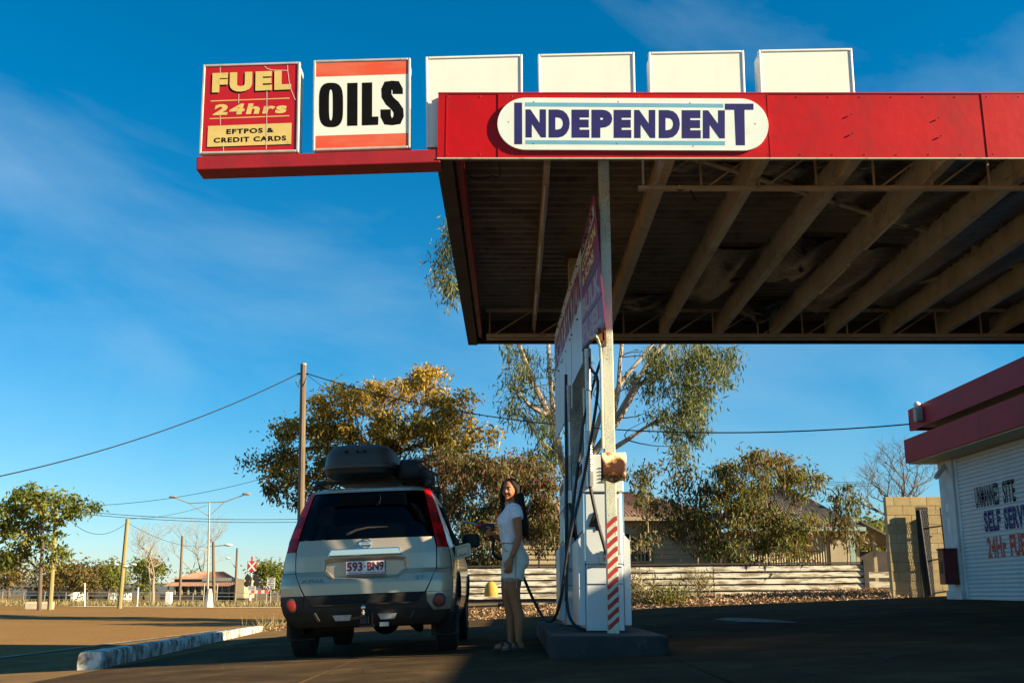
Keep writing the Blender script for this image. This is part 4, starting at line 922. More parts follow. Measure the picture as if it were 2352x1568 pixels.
# ---------------------------------------------------------------- trees
def leaves(name, m, parent, pos, L_, W_, droop, seed, fold=.25, tint=None, kind=None, cl=None):
    """many small folded leaves, one quad pair each"""
    g = np.random.default_rng(seed); pos = np.asarray(pos, float); N = len(pos)
    off = ORG.get(parent.name, Vector((0, 0, 0))) if parent is not None else Vector((0, 0, 0)); pos = pos - np.array(off)
    a = g.uniform(0, 2 * np.pi, N); el = g.normal(-droop, .55, N)
    d = np.stack([np.cos(a) * np.cos(el), np.sin(a) * np.cos(el), np.sin(el)], 1)
    up = g.normal(0, 1, (N, 3)); s = np.cross(d, up); s /= np.linalg.norm(s, axis=1, keepdims=True) + 1e-9; nn = np.cross(s, d)
    ln = L_ * g.uniform(.6, 1.35, (N, 1)); wd = W_ * g.uniform(.7, 1.3, (N, 1))
    v = np.empty((N, 4, 3)); v[:, 0] = pos; v[:, 1] = pos + d * ln * .45 + s * wd * .5 + nn * wd * fold; v[:, 2] = pos + d * ln; v[:, 3] = pos + d * ln * .45 - s * wd * .5 + nn * wd * fold
    me = bpy.data.meshes.new(name); me.vertices.add(4 * N); me.vertices.foreach_set('co', v.reshape(-1).astype(np.float32))
    t = np.arange(4 * N).reshape(N, 4)[:, [0, 1, 2, 0, 2, 3]].reshape(-1).astype(np.int32)
    me.loops.add(6 * N); me.loops.foreach_set('vertex_index', t); me.polygons.add(2 * N); me.polygons.foreach_set('loop_start', np.arange(0, 6 * N, 3, dtype=np.int32))
    me.update(calc_edges=True)
    ti = g.beta(1.6, 1.8, N) if tint is None else np.clip(np.asarray(tint) + g.normal(0, .16, N), 0, 1)
    at = me.attributes.new('tint', 'FLOAT', 'POINT'); at.data.foreach_set('value', np.repeat(ti, 4).astype(np.float32))
    me.materials.append(m); o = bpy.data.objects.new(name, me); finish(o, parent)
    if kind: o['kind'] = kind
    return o
def bend(a, b, q, n=5, k=.12, sag=0):
    a, b = Vector(a), Vector(b); l = (b - a).length; w1 = Vector((q.gauss(0, 1), q.gauss(0, 1), q.gauss(0, .6))) * l * k
    return [a.lerp(b, i / n) + w1 * math.sin(math.pi * i / n) + Vector((0, 0, sag * l * math.sin(math.pi * i / n))) for i in range(n + 1)]
def tree(name, label, cat, base, trunk, blobs, leafm, barkm, L_, W_, per, droop=.5, seed=1, r0=.16, group=None, csize=.42, tintf=None, twigs=True, podtint=None):
    """trunk: list of points; blobs: (centre, (rx,ry,rz), clumps)"""
    q = random.Random(seed); e = empty(name, base, label, cat, group); tb = MB(); base = Vector(base); trunk = [base] + [Vector(t) for t in trunk]; nT = len(trunk)
    rr = [lerp(r0, r0 * .45, i / max(1, nT - 1)) for i in range(nT)]; tb.tube(trunk, rr, 9); tb.build('trunk', barkm, e, True)
    lb = MB(); pts = []; tints = []
    for (c, r, k) in blobs:
        c = Vector(c); st = min(trunk[1:], key=lambda t: (t - c).length + max(0, t.z - c.z) * 2); path = bend(st, c, q, 6, .1, .06); rs = [lerp(r0 * .34, r0 * .1, i / 6) for i in range(7)]; lb.tube(path, rs, 6)
        for _ in range(k):
            while True:
                v = Vector((q.uniform(-1, 1), q.uniform(-1, 1), q.uniform(-1, 1)))
                if .25 < v.length < 1: break
            v *= (.55 + .45 * q.random()) ** .3 / max(.3, v.length) ** .35
            p = c + Vector((v.x * r[0], v.y * r[1], v.z * r[2])); s0 = path[q.randint(2, 6)]
            if twigs: lb.tube(bend(s0, p, q, 4, .12), [r0 * .12, r0 * .09, r0 * .07, r0 * .05, r0 * .025], 4, False)
            cs = csize * q.uniform(.6, 1.3); n = int(per * q.uniform(.6, 1.4)); tb_ = q.uniform(.2, .75)
            for _ in range(n):
                g = Vector((q.gauss(0, .5), q.gauss(0, .5), q.gauss(0, .34))) * cs
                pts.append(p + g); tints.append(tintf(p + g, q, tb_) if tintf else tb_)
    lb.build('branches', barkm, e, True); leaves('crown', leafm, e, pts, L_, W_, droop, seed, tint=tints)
    if podtint is not None:
        pp = [p + Vector((0, 0, -.1)) for p in pts if q.random() < podtint[0]]; leaves('pods', leafm, e, pp, podtint[1], podtint[2], 1.35, seed + 1, tint=[podtint[3]] * len(pp), kind='stuff')
    return e
def gy(x, y): return Vector((x, y, GZ(x, y) - .03))
# yellowing spreading tree behind the car
Y1 = 38; b0 = P(900, 1380, Y1); base = gy(b0.x, Y1)
bl = []
for (px, py, rx, rz, k) in ((640, 1055, 75, 32, 14), (700, 985, 80, 36, 16), (790, 925, 85, 40, 20), (900, 905, 80, 38, 18), (990, 880, 45, 32, 12), (1030, 930, 75, 26, 12), (940, 985, 120, 46, 26), (1060, 1000, 80, 36, 16), (820, 1010, 120, 48, 24), (660, 1120, 46, 46, 10), (720, 1090, 60, 50, 10), (900, 1080, 120, 50, 20), (1050, 1060, 90, 45, 14)):
    s = Y1 / FPX * .975; dy = rnd.uniform(-1.8, 1.8); bl.append((P(px, py, Y1 + dy), (rx * s, 1.3, rz * s), k))
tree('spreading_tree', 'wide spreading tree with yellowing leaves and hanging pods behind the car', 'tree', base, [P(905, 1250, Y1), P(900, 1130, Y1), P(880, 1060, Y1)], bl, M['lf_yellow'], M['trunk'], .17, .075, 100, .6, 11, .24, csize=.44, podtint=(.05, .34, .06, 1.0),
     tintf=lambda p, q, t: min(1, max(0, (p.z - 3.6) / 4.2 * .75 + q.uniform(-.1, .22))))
# pod tree behind the woman
Y2 = 31; base = gy(P(1150, 1380, Y2).x, Y2); s = Y2 / FPX * .975
bl = [(P(px, py, Y2 + rnd.uniform(-1.2, 1.2)), (rx * s, 1.0, rz * s), k) for (px, py, rx, rz, k) in ((1040, 1130, 55, 60, 14), (1100, 1080, 60, 40, 14), (1180, 1100, 60, 45, 14), (1060, 1230, 50, 70, 16), (1130, 1190, 70, 60, 20), (1230, 1170, 50, 60, 13), (1110, 1280, 60, 40, 14), (1200, 1060, 40, 30, 6), (1020, 1060, 40, 26, 6), (1255, 1090, 30, 40, 5))]
tree('pod_tree', 'olive leafed shrubby tree hung with brown pods behind the woman', 'tree', base, [P(1150, 1300, Y2), P(1140, 1200, Y2)], bl, M['lf_pod'], M['trunk'], .17, .05, 120, .9, 12, .09, csize=.4, podtint=(.06, .26, .045, .97),
     tintf=lambda p, q, t: .95 if q.random() < .13 + .2 * (p.z > 3.2) else q.uniform(.05, .7))
# tall gum behind the pumps
Y3 = 34; base = gy(P(1335, 1380, Y3).x, Y3); s = Y3 / FPX * .975
e = empty('gum_tree', base, 'tall gum tree with pale forking limbs rising behind the canopy and pumps', 'tree'); q = random.Random(5); tb = MB()
fork = P(1315, 1130, Y3); tb.tube([base, P(1330, 1250, Y3), fork], [.3, .26, .22], 10); tb.build('trunk', M['gumtrunk'], e, True)
limbs = [[(1315, 1130), (1290, 1060), (1265, 960), (1225, 880), (1195, 800), (1150, 700), (1080, 640)], [(1290, 1060), (1270, 940), (1262, 850), (1258, 760), (1250, 640), (1200, 500)], [(1315, 1130), (1345, 1070), (1400, 990), (1450, 900), (1490, 830), (1550, 760), (1600, 640)],
         [(1345, 1070), (1425, 960), (1470, 880), (1520, 850), (1590, 820)], [(1400, 990), (1420, 900), (1425, 820), (1440, 700), (1470, 520)], [(1345, 1070), (1440, 1010), (1500, 970), (1560, 950)], [(1265, 960), (1215, 930), (1190, 900)], [(1290, 1060), (1240, 1010), (1210, 960)], [(1345, 1070), (1380, 950), (1440, 860), (1500, 790), (1560, 720)]]
lb = MB(); lp = []
for i, l_ in enumerate(limbs):
    dy = q.uniform(-1.5, 1.5); pth = [P(a, b, Y3 + dy * k / 4) for k, (a, b) in enumerate(l_)]; lp.append(pth); n = len(pth); lb.tube(pth, [lerp(.15 if i in (0, 2) else .1, .025, k / (n - 1)) for k in range(n)], 7)
lb.build('limbs', M['gumtrunk'], e, True)
pts = []; tw = MB()
cl = []
for (px, py, rx, rz, k) in ((1190, 830, 40, 50, 10), (1210, 930, 50, 50, 12), (1250, 1020, 40, 60, 8), (1300, 900, 60, 80, 8), (1560, 820, 70, 45, 20), (1610, 880, 60, 60, 20), (1540, 930, 70, 55, 18), (1640, 820, 50, 30, 10), (1590, 970, 45, 40, 8), (1480, 850, 40, 50, 6), (1560, 1010, 30, 30, 4), (1020, 600, 24, 40, 8), (1040, 650, 26, 30, 7),
                            (1100, 560, 80, 70, 18), (1250, 480, 120, 80, 22), (1450, 480, 120, 80, 22), (1600, 620, 80, 80, 16), (1200, 650, 80, 80, 12), (1400, 640, 90, 80, 14), (1225, 1060, 30, 50, 5)):
    for _ in range(k):
        a = q.uniform(0, 6.3); r_ = q.random() ** .5; p = P(px + rx * r_ * math.cos(a), py + rz * r_ * math.sin(a), Y3 + q.uniform(-1.6, 1.6)); allp = [z for l_ in lp for z in l_[1:]]; st = min(allp, key=lambda z: (z - p).length)
        tw.tube(bend(st, p, q, 4, .1), [.022, .018, .014, .01, .006], 4, False); cs = q.uniform(.25, .5)
        for _ in range(int(q.uniform(45, 95))): pts.append(p + Vector((q.gauss(0, .5), q.gauss(0, .5), q.gauss(-.15, .55))) * cs)
tw.build('twigs', M['trunk'], e); leaves('crown', M['lf_gum'], e, pts, .24, .045, 1.0, 21)
# big bush by the shed
Y4 = 30; base = gy(P(1740, 1380, Y4).x, Y4); s = Y4 / FPX * .975
bl = [(P(px, py, Y4 + rnd.uniform(-1, 1)), (rx * s, 1.0, rz * s), k) for (px, py, rx, rz, k) in ((1700, 1100, 70, 45, 16), (1770, 1080, 80, 40, 18), (1840, 1120, 50, 45, 12), (1660, 1180, 60, 60, 16), (1740, 1190, 90, 70, 22), (1830, 1200, 60, 50, 12), (1700, 1260, 80, 40, 9), (1800, 1250, 60, 40, 7), (1640, 1250, 40, 40, 5), (1740, 1050, 70, 22, 7), (1610, 1140, 20, 40, 3))]
tree('leafy_bush', 'big olive bush with reddish brown tips in front of the iron shed', 'bush', base, [P(1738, 1320, Y4), P(1742, 1260, Y4)], bl, M['lf_bush'], M['trunk'], .16, .046, 74, .9, 14, .06, csize=.38, podtint=(.07, .24, .04, .97), tintf=lambda p, q, t: .95 if q.random() < .06 + .25 * sm(3.2, 4.3, p.z) else q.uniform(.05, .75))
be = [o for o in bpy.data.objects if o.name == 'leafy_bush'][0]; q = random.Random(77)
for k in range(16):
    mb = MB(); a = base + Vector((q.uniform(-.9, .9), q.uniform(-.4, .4), 0)); b = P(q.uniform(1620, 1860), q.uniform(1080, 1200), Y4 + q.uniform(-.8, .8)); mb.tube(bend(a, b, q, 6, .06), [.026, .023, .02, .017, .013, .01, .006], 5, False); mb.build('stem', M['palebark'], be, True)
for i, (px, top, lab) in enumerate(((1490, 1070, 'thin sapling with sparse drooping leaves nearest the striped post'), (1560, 1050, 'taller thin sapling with sparse leaves between the post and the big bush'), (1600, 1110, 'slim sapling leaning against the left side of the big bush'), (1945, 1135, 'spindly dark leafed sapling right of the shed flue'), (1235, 1120, 'leafy sapling between the woman and the far pump'), (1275, 1170, 'short sapling close to the left side of the far pump'))):
    yy = 29.6 + i * .5; b = gy(P(px, 1380, yy).x, yy); q = random.Random(60 + i)
    tree('sapling', lab, 'sapling', b, [P(px + 3, 1280, yy), P(px - 4, lerp(1280, top, .5), yy), P(px + 5, top, yy)], [(P(px + q.uniform(-26, 26), lerp(top, 1270, k / 6), yy + q.uniform(-.4, .4)), (.4, .35, .3), 4) for k in range(6)], M['lf_pod'], M['palebark'], .17, .05, 44, 1.0, 30 + i, .03, 'saplings behind the board fence', csize=.36)
def bare(name, label, base, spread, height, seed, m, depth=5, r0=.12, group=None, lean=(0, 0, 1)):
    q = random.Random(seed); e = empty(name, base, label, 'tree', group); tb = MB(); br = MB()
    def go(p, d, l, r, k):
        pts = [p]; n = 3
        for i in range(n):
            d = (d + Vector((q.gauss(0, .16), q.gauss(0, .16), q.gauss(.03, .1)))).normalized(); pts.append(pts[-1] + d * l / n)
        (tb if k == 0 else br).tube(pts, [lerp(r, r * .62, i / n) for i in range(n + 1)], 7 if k < 2 else 4, k == 0)
        if k < depth:
            for _ in range(3 if k < 3 else 2 + (q.random() < .5)):
                ang = Vector((q.gauss(0, 1) * spread, q.gauss(0, 1) * spread, q.uniform(.1, .9))); nd = (d * .75 + ang * .7).normalized(); go(pts[-1] if q.random() < .6 else pts[2], nd, l * q.uniform(.6, .85), r * .58, k + 1)
    go(Vector(base), Vector(lean).normalized(), height * .3, r0, 0); tb.build('trunk', m, e, True); br.build('branches', m, e, True); return e
p = P(2150, 1380, 40); bare('bare_tree', 'leafless spreading tree rising above the block wall', gy(p.x, 40), .95, 6.5, 4, M['trunk'], 7, .13, lean=(-.45, 0, 1))
for i, (px, d, hh, lab) in enumerate(((351, 84, 5.4, 'pale leafless tree in front of the far green trees left of the brown roof'), (452, 105, 7.0, 'leafless tree standing behind the brown roofed building'))):
    p = P(px, 1380, d); bare('bare_tree', lab, gy(p.x, d), 1.1, hh * 1.25, 78 + i, M['palebark'], 7, .13)
# far trees on the left
Y5 = 56; base = gy(P(92, 1380, Y5).x, Y5); s = Y5 / FPX * .975
bl = [(P(px, py, Y5 + rnd.uniform(-1.2, 1.2)), (rx * s, 1.3, rz * s), k) for (px, py, rx, rz, k) in ((20, 1170, 45, 40, 14), (60, 1130, 30, 30, 9), (50, 1220, 55, 45, 18), (110, 1160, 40, 35, 12), (150, 1150, 30, 35, 9), (195, 1170, 25, 18, 6), (110, 1220, 35, 40, 9), (30, 1275, 40, 35, 12), (120, 1265, 25, 25, 5))]
tree('leafy_tree', 'green leafed tree with a forked pale trunk by the tan pole at far left', 'tree', base, [P(93, 1320, Y5), P(98, 1250, Y5), P(95, 1215, Y5)], bl, M['lf_green'], M['trunk'], .28, .12, 46, .6, 41, .12, csize=.5)
far = [(20, 1310, 95, 60, 45, 'lf_far'), (200, 1320, 92, 45, 35, 'lf_far'), (250, 1310, 98, 60, 40, 'lf_green'), (130, 1325, 100, 50, 35, 'lf_far'), (330, 1320, 110, 45, 40, 'lf_green'), (620, 1320, 105, 36, 34, 'lf_green'), (660, 1325, 112, 30, 30, 'lf_far'), (1980, 1230, 60, 40, 34, 'lf_green'), (2035, 1240, 62, 22, 30, 'lf_far'), (450, 1335, 125, 40, 26, 'lf_green')]
labs = ['brownish round tree low at the left picture edge', 'rust tinged far tree right of the tan pole', 'broad far tree behind the second tan pole', 'low far tree behind the green leafed tree trunk', 'dark green far tree behind the pale bare tree', 'olive tree behind the railway crossing sign', 'far tree just left of the car', 'dark tree behind the lean-to right of the shed', 'small dark tree at the left edge of the block wall', 'far green tree above the brown roof']
for i, ((px, py, d, rx, rz, lm), lab) in enumerate(zip(far, labs)):
    b = gy(P(px, 1385, d).x, d); s = d / FPX * .975; q = random.Random(90 + i)
    bl = [(P(px + q.uniform(-.6, .6) * rx, py + q.uniform(-.5, .5) * rz, d + q.uniform(-2, 2)), (rx * s * .55, 1.6, rz * s * .5), 9) for _ in range(5)]
    tree('far_tree', lab, 'tree', b, [P(px, py + rz * .6, d)], bl, M[lm], M['trunk'], .38, .16, 42, .5, 100 + i, .16, 'far trees along the horizon', csize=1.0)
# low scrub and litter by the fence
q = random.Random(3); pts = []; tn = []
for _ in range(17000):
    x = q.uniform(-6, 9.4); y = 28.1 - abs(q.gauss(0, 1.1)); y = max(25.7, y)
    pts.append((x, y, GZ(x, y) + q.uniform(-.02, .05))); tn.append(q.random())
o = leaves('leaf_litter', M['lf_litter'], None, pts, .085, .032, .0, 8, tint=tn); tag(o, 'dry fallen leaves heaped along the foot of the board fence', 'leaf litter', kind='stuff')
def scrub(name, label, px, y, w_, h_, n, lm, L_, W_, seed, droop=-.8, cat='shrub'):
    q = random.Random(seed); c = P(px, 1375, y); b = gy(c.x, y); e = empty(name, b, label, cat); pts = []; mb = MB()
    for _ in range(max(6, n // 60)):
        t = b + Vector((q.gauss(0, w_ * .5), q.gauss(0, w_ * .35), q.uniform(.4, 1) * h_)); mb.tube(bend(b + Vector((q.gauss(0, w_ * .2), q.gauss(0, .1), 0)), t, q, 3, .1), [.012, .01, .007, .004], 4, False)
        for _ in range(n // max(6, n // 60)): pts.append(t + Vector((q.gauss(0, .14), q.gauss(0, .14), q.gauss(-.06, .16))))
    mb.build('stems', M['palebark'], e); leaves('foliage', lm, e, pts, L_, W_, droop, seed); return e
scrub('low_shrub', 'scrubby green and straw shrub at the fence just right of the near pump', 1475, 27.2, .5, .55, 900, M['lf_grass'], .14, .03, 201)
scrub('low_shrub', 'low green tuft in front of the fence right of the pump shrub', 1535, 26.9, .5, .3, 900, M['lf_bush'], .12, .03, 202)
scrub('low_shrub', 'wispy straw coloured tuft against the white boards', 1600, 27.6, .3, .5, 420, M['lf_grass'], .2, .02, 203)
q = random.Random(8); pts = []
for _ in range(150):
    t = KB + Vector((q.gauss(.1, .22), q.gauss(.7, .55), 0)); pts.append((t.x, t.y, GZ(t.x, t.y)))
o = leaves('weed_tuft', M['lf_grass'], None, pts, .34, .014, -.9, 14); tag(o, 'dry weeds sprouting at the far end of the kerb', 'weeds', kind='stuff')
pts = []
for _ in range(9000):
    x = q.uniform(-48, -9); y = q.uniform(72.5, 92); pts.append((x, y, GZ(x, y) - .03))
o = leaves('dry_grass', M['lf_grass'], None, pts, .34, .05, -1.1, 15); tag(o, 'dry straw grass on the verge across the road', 'grass', kind='stuff')

# ---------------------------------------------------------------- poles, lamps, wires
def pole(name, label, pxb, pxt, pyt, y, r, m, group='timber power poles', cat='pole', z0=None):
    t = P(pxt, pyt, y); b = Vector((P(pxb, 1375, y).x, y, GZ(P(pxb, 1375, y).x, y) - .3)); e = empty(name, b, label, cat, group)
    MB().tube([b, b.lerp(t, .5), t], [r, r * .92, r * .8], 10).build('shaft', m, e, True); return e, t
e, T0 = pole('power_pole', 'tall brown timber power pole rising just behind the car', 690, 697, 837, 33, .115, M['pole'])
MB().tube([T0 + Vector((-.16, 0, -.3)), T0 + Vector((.16, 0, -.3))], .03, 6).build('insulator_pin', M['darksteel'], e)
MB().tube([T0 + Vector((-.15, -.05, -.32)), T0 + Vector((-.2, -.05, -.6)), T0 + Vector((-.12, -.05, -.75)), T0 + Vector((-.06, -.1, -.5))], .012, 5).build('cable_loop', M['wire'], e, True)
MB().tube([T0 + Vector((0, 0, -.02)), T0 + Vector((0, 0, .03))], .1, 10).build('pole_cap', M['greypole'], e)
e, T1 = pole('power_pole', 'leaning tan power pole beside the far left green tree', 117, 130, 1160, 58, .13, M['tanpole'])
MB().bar(T1 + Vector((-1.1, 0, -.35)), T1 + Vector((1.1, 0, -.35)), .08, .1).build('crossarm', M['pole'], e)
e, T2 = pole('power_pole', 'leaning tan power pole with a cluster of lamps left of the pale bare tree', 276, 293, 1191, 64, .135, M['tanpole'])
c = P(287, 1300, 64)
for s in (-1, 0, 1): MB().ball(c + Vector((s * .5, 0, .1 * abs(s))), (.18, .12, .08), 10, 6).build('spotlight', M['plate'], e, True)
e, T3 = pole('power_pole', 'grey timber pole left of the tall double arm street lamp', 413, 419, 1230, 84, .11, M['pole'])
e, T4 = pole('power_pole', 'brown timber pole with a single lamp arm right of the double arm street lamp', 493, 490, 1244, 78, .12, M['pole'])
MB().tube([T4 + Vector((0, 0, -.3)), T4 + Vector((.95, 0, -.22))], .04, 6).build('lamp_arm', M['greypole'], e); MB().ball(T4 + Vector((1.1, 0, -.22)), (.3, .14, .1), 10, 6).build('lamp_head', M['plate'], e, True)
e, T5 = pole('power_pole', 'grey timber pole with a small lamp left of the railway crossing sign', 540, 545, 1258, 92, .11, M['pole'])
MB().tube([T5 + Vector((-.1, 0, -1.6)), T5 + Vector((-.55, 0, -.9)), T5 + Vector((-.7, 0, -.85))], .035, 6).build('lamp_arm', M['greypole'], e); MB().ball(T5 + Vector((-.75, 0, -.83)), (.2, .12, .09), 8, 5).build('lamp_head', M['plate'], e, True)
# double arm street lamp
d = 70; e, TL_ = pole('street_lamp', 'tall grey street lamp with two raised arms above the far road', 478, 481, 1153, d, .06, M['greypole'], None, 'street lamp')
for s, ex, ey, hx, hy in ((-1, 434, 1155, 398, 1141), (1, 516, 1152, 566, 1134)):
    k, h_ = P(ex, ey, d), P(hx, hy, d); MB().tube([TL_, k, h_], .035, 6).build('arm', M['greypole'], e, True); MB().tube([P(480, 1185, d), k], .025, 6).build('brace', M['greypole'], e)
    MB().ball(h_, (.3, .14, .09), 10, 6).build('lamp_head', M['greypole'], e, True)
b = Vector((P(480, 1375, d).x, d, GZ(P(480, 1375, d).x, d))); mb = MB(); mb.rings([(0, 0, 0, .3, .3), (.7, 0, 0, .22, .22), (1.15, 0, 0, .13, .13)], 8, True, Matrix.Translation(b)); mb.build('concrete_base', M['concretewhite'], e)
def wire(a, b, sag, label, r=.012, m='wire', name='power_cable', grp='overhead wires'):
    a, b = Vector(a), Vector(b); n = 24; MB().tube([a.lerp(b, i / n) - Vector((0, 0, sag * 4 * (i / n) * (1 - i / n))) for i in range(n + 1)], r, 5).build(name, M[m], None, True, label=label, cat='wire', group=grp)
wire(P(-330, 1150, 24), T0 + Vector((-.16, 0, -.3)), .55, 'heavy black cable from the left picture edge up to the brown pole top', .016)
wire(T0 + Vector((.16, 0, -.3)), P(2098, 973, 23.2), .82, 'heavy black cable sagging from the brown pole to the shop roof', .016)
wire(T0 + Vector((.14, 0, -.34)), P(900, 985, 37), .1, 'short thin cable from the brown pole into the spreading tree', .009)
wire(P(-60, 1150, 58), P(650, 1085, 60), .9, 'faint wire behind the far left tree rising towards the car roof', .014)
wire(P(-40, 1148, 60), P(1180, 1150, 66), 1.1, 'upper of the paired far wires crossing behind the street lamp', .016); wire(P(-40, 1153, 60), P(1180, 1158, 66), 1.1, 'lower of the paired far wires crossing behind the street lamp', .016)
wire(T1 + Vector((.4, 0, -.4)), T2 + Vector((0, 0, -.2)), .9, 'slack wire hanging between the two leaning tan poles', .014); wire(T2, P(475, 1160, 70), .2, 'wire from the second tan pole to the street lamp top', .012)
wire(T2 + Vector((0, 0, -.2)), T4 + Vector((0, 0, -.3)), .5, 'thin wire from the second tan pole to the lamp arm pole', .012)
for k in range(3): wire(P(2010, 1108 + 4 * k, 60), P(1690, 1070 + 4 * k, 70), .3, ('top', 'middle', 'lowest')[k] + ' of three thin parallel wires above the shed roof', .012, grp='parallel wires over the shed')
# railway crossing signal, signs, barriers, buildings far left
d = 86
c = P(578, 1300, d); e = empty('crossing_signal', (c.x, d, GZ(c.x, d)), 'red and white railway crossing sign with paired signal lamps', 'signal')
gz_ = GZ(c.x, d) - .1
top = P(578, 1277, d).z; n = 9
for k in range(n): MB().tube([(c.x, d, lerp(gz_, top, k / n)), (c.x, d, lerp(gz_, top, (k + 1) / n))], .07, 8).build('mast_band', M['plate'] if k % 2 else M['stripe'], e)
a, b = P(568, 1312, d), P(590, 1288, d); MB().box((a.x, d - .12, a.z), (b.x, d - .09, b.z)).build('red_board', M['stripe'], e)
for s in (-1, 1):
    m0, m1 = (a.x + .06, a.z + .06), (b.x - .06, b.z - .06)
    if s < 0: m0, m1 = (a.x + .06, b.z - .06), (b.x - .06, a.z + .06)
    MB().bar((m0[0], d - .13 - .004 * s, m0[1]), (m1[0], d - .13 - .004 * s, m1[1]), .012, .13, (0, 0, 1)).build('cross_arm', M['plate'], e)
for (px, py) in ((570, 1327), (588, 1327), (568, 1340), (589, 1340)): p = P(px, py, d - .1); MB().lathe([(.26, 0), (.26, .05), (.15, .06)], 14, Matrix.Translation(p) @ Matrix.Rotation(R(90), 4, 'X')).build('signal_lamp', M['plastic'], e)
def roadsign(label, px, py0, py1, w_, d, lines, m='plate'):
    p0, p1 = P(px, py1, d), P(px, py0, d); e = empty('road_sign', (p0.x, d, GZ(p0.x, d)), label, 'sign', 'road signs by the crossing')
    MB().tube([(p0.x, d + .03, GZ(p0.x, d) - .1), (p0.x, d + .03, p1.z)], .035, 6).build('sign_post', M['greypole'], e)
    MB().box((p0.x - w_ / 2, d - .03, p0.z), (p0.x + w_ / 2, d - .01, p1.z)).build('plate', M[m], e)
    hh = (p1.z - p0.z) / len(lines)
    for i, t in enumerate(lines):
        if t:
            mb = MB(); z1 = p1.z - i * hh - hh * .15; put_text(mb, t, lambda u, v: (p0.x - w_ * .4 + u * w_ * .8, d - .034, z1 - hh * .7 * (1 - v)), .03); mb.build('lettering', M['black'] if not t.isdigit() else M['black'], e)
            if t.isdigit():
                mb = MB(); zc = z1 - hh * .35; rr = min(w_ * .46, hh * .62); mb.add([(p0.x + r_ * math.cos(k * .314), d - .036, zc + r_ * math.sin(k * .314)) for r_ in (rr, rr * .84) for k in range(20)], [(k, (k + 1) % 20, 20 + (k + 1) % 20, 20 + k) for k in range(20)]); mb.build('red_ring', M['stripe'], e)
roadsign('tall white speed limit sign reading end 40 heavy vehicle', 622, 1326, 1352, .62, 84, ['END', '40', 'HEAVY', 'VEHICLE', 'SPEED', 'LIMIT']); roadsign('small square 60 speed sign below the tall sign', 612, 1345, 1357, .45, 83, ['60'])
roadsign('white stop on red signal sign under the crossing lamps', 578, 1338 + 7, 1357, .62, 85.6, ['STOP', 'ON RED', 'SIGNAL'])
p = P(592, 1362, 82); bb = empty('barrier', (p.x, 82, p.z), 'orange and white striped road barrier under the crossing signs', 'barrier')
for k in range(6): MB().box((p.x - .75 + k * .25, 82, p.z), (p.x - .75 + k * .25 + .245, 82.12, p.z + .24)).build('stripe_panel', M['orange'] if k % 2 else M['plate'], bb)
B = 100; bx = empty('long_building', (P(455, 1370, B).x, B, 0), 'long low building with two tiers of brown iron roof across the road', 'building')
x0, x1 = P(372, 1360, B).x, P(540, 1360, B).x; za, zb_, zc, zd = P(400, 1368, B).z, P(400, 1342, B).z, P(400, 1328, B).z, P(400, 1313, B).z
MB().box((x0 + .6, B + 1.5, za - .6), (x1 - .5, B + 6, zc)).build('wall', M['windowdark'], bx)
mb = MB(); corrugated(mb, (x0, B, zb_ - .15), (x1, B, zb_ - .15), (x1 - .3, B + 1.6, zc - .3), (x0 + .3, B + 1.6, zc - .3), 40, .05); mb.build('verandah_roof', M['roofrust'], bx)
mb = MB(); corrugated(mb, (x0 + .3, B + 1.3, zc - .05), (x1 - .2, B + 1.3, zc - .05), (x1 - 2.2, B + 4, zd + .1), (x0 + 2.2, B + 4, zd + .1), 40, .05); mb.build('main_roof', M['roofrust'], bx)
k = 0
x = x0 + .4
while x < x1 - .2: MB().box((x, B + .2, za - .6), (x + .14, B + .34, zb_ - .1)).build('verandah_post', M['weatherboard'], bx); x += .62
MB().box((x0, B - .5, za - .6), (x1 - .5, B - .42, za + .15)).build('base_fence', M['darkwood'], bx)
a, b = P(540, 1362, B - 2), P(562, 1330, B - 2); MB().box((a.x, B - 2, a.z - .4), (b.x, B + 2, b.z)).build('cream_annexe', M['weatherboard'], bx)
a, b = P(464, 1334, 92), P(546, 1326, 92); sg = empty('blank_board', (a.x, 92, 0), 'long plain grey back of a roadside board in front of the brown roof', 'sign'); MB().box((a.x, 92, a.z), (b.x, 92.06, b.z)).build('board', M['greypole'], sg)
for px in (470, 500, 540): p = P(px, 1334, 92.1); MB().tube([(p.x, 92.12, GZ(p.x, 92) - .1), (p.x, 92.12, b.z)], .05, 6).build('leg', M['greypole'], sg)
for i, (px, pt, lab) in enumerate(((196, 1338, 'thin leaning white post on the far verge right of the tan pole'), (316, 1348, 'short leaning pale post left of the pale bare tree'))):
    p = P(px, 1378, 72); MB().tube([(p.x, 72, GZ(p.x, 72) - .2), P(px - 1 + 3 * i, pt, 72)], .04, 6).build('marker_post', M['plate'], None, label=lab, cat='post', group='marker posts on the far verge')
a, b = P(56, 1387, 60), P(116, 1377, 60); MB().box((a.x, 60, GZ(a.x, 60) - .1), (b.x, 60.6, b.z - .12)).build('concrete_planter', M['concretewhite'], None, bevel=.05, label='low white concrete block at the foot of the far left tree', cat='planter')
p = P(386, 1367, 78); MB().box((p.x - .22, 78, GZ(p.x, 78)), (p.x + .22, 78.4, p.z + .25)).build('utility_box', M['plate'], None, bevel=.04, label='white utility box on the verge right of the pale bare tree', cat='box')
fw = empty('wire_fence', (-30, 88, 0), 'low post and rail fence along the verge across the road', 'fence')
for k in range(22):
    x = -46 + k * 1.7; MB().tube([(x, 88, GZ(x, 88) - .1), (x, 88, GZ(x, 88) + .9)], .035, 5).build('fence_post', M['greypole'], fw)
for z in (.3, .6, .88): MB().tube([(-46, 88, GZ(-46, 88) + z), (-9, 88, GZ(-9, 88) + z)], .02, 4).build('fence_wire', M['greypole'], fw)
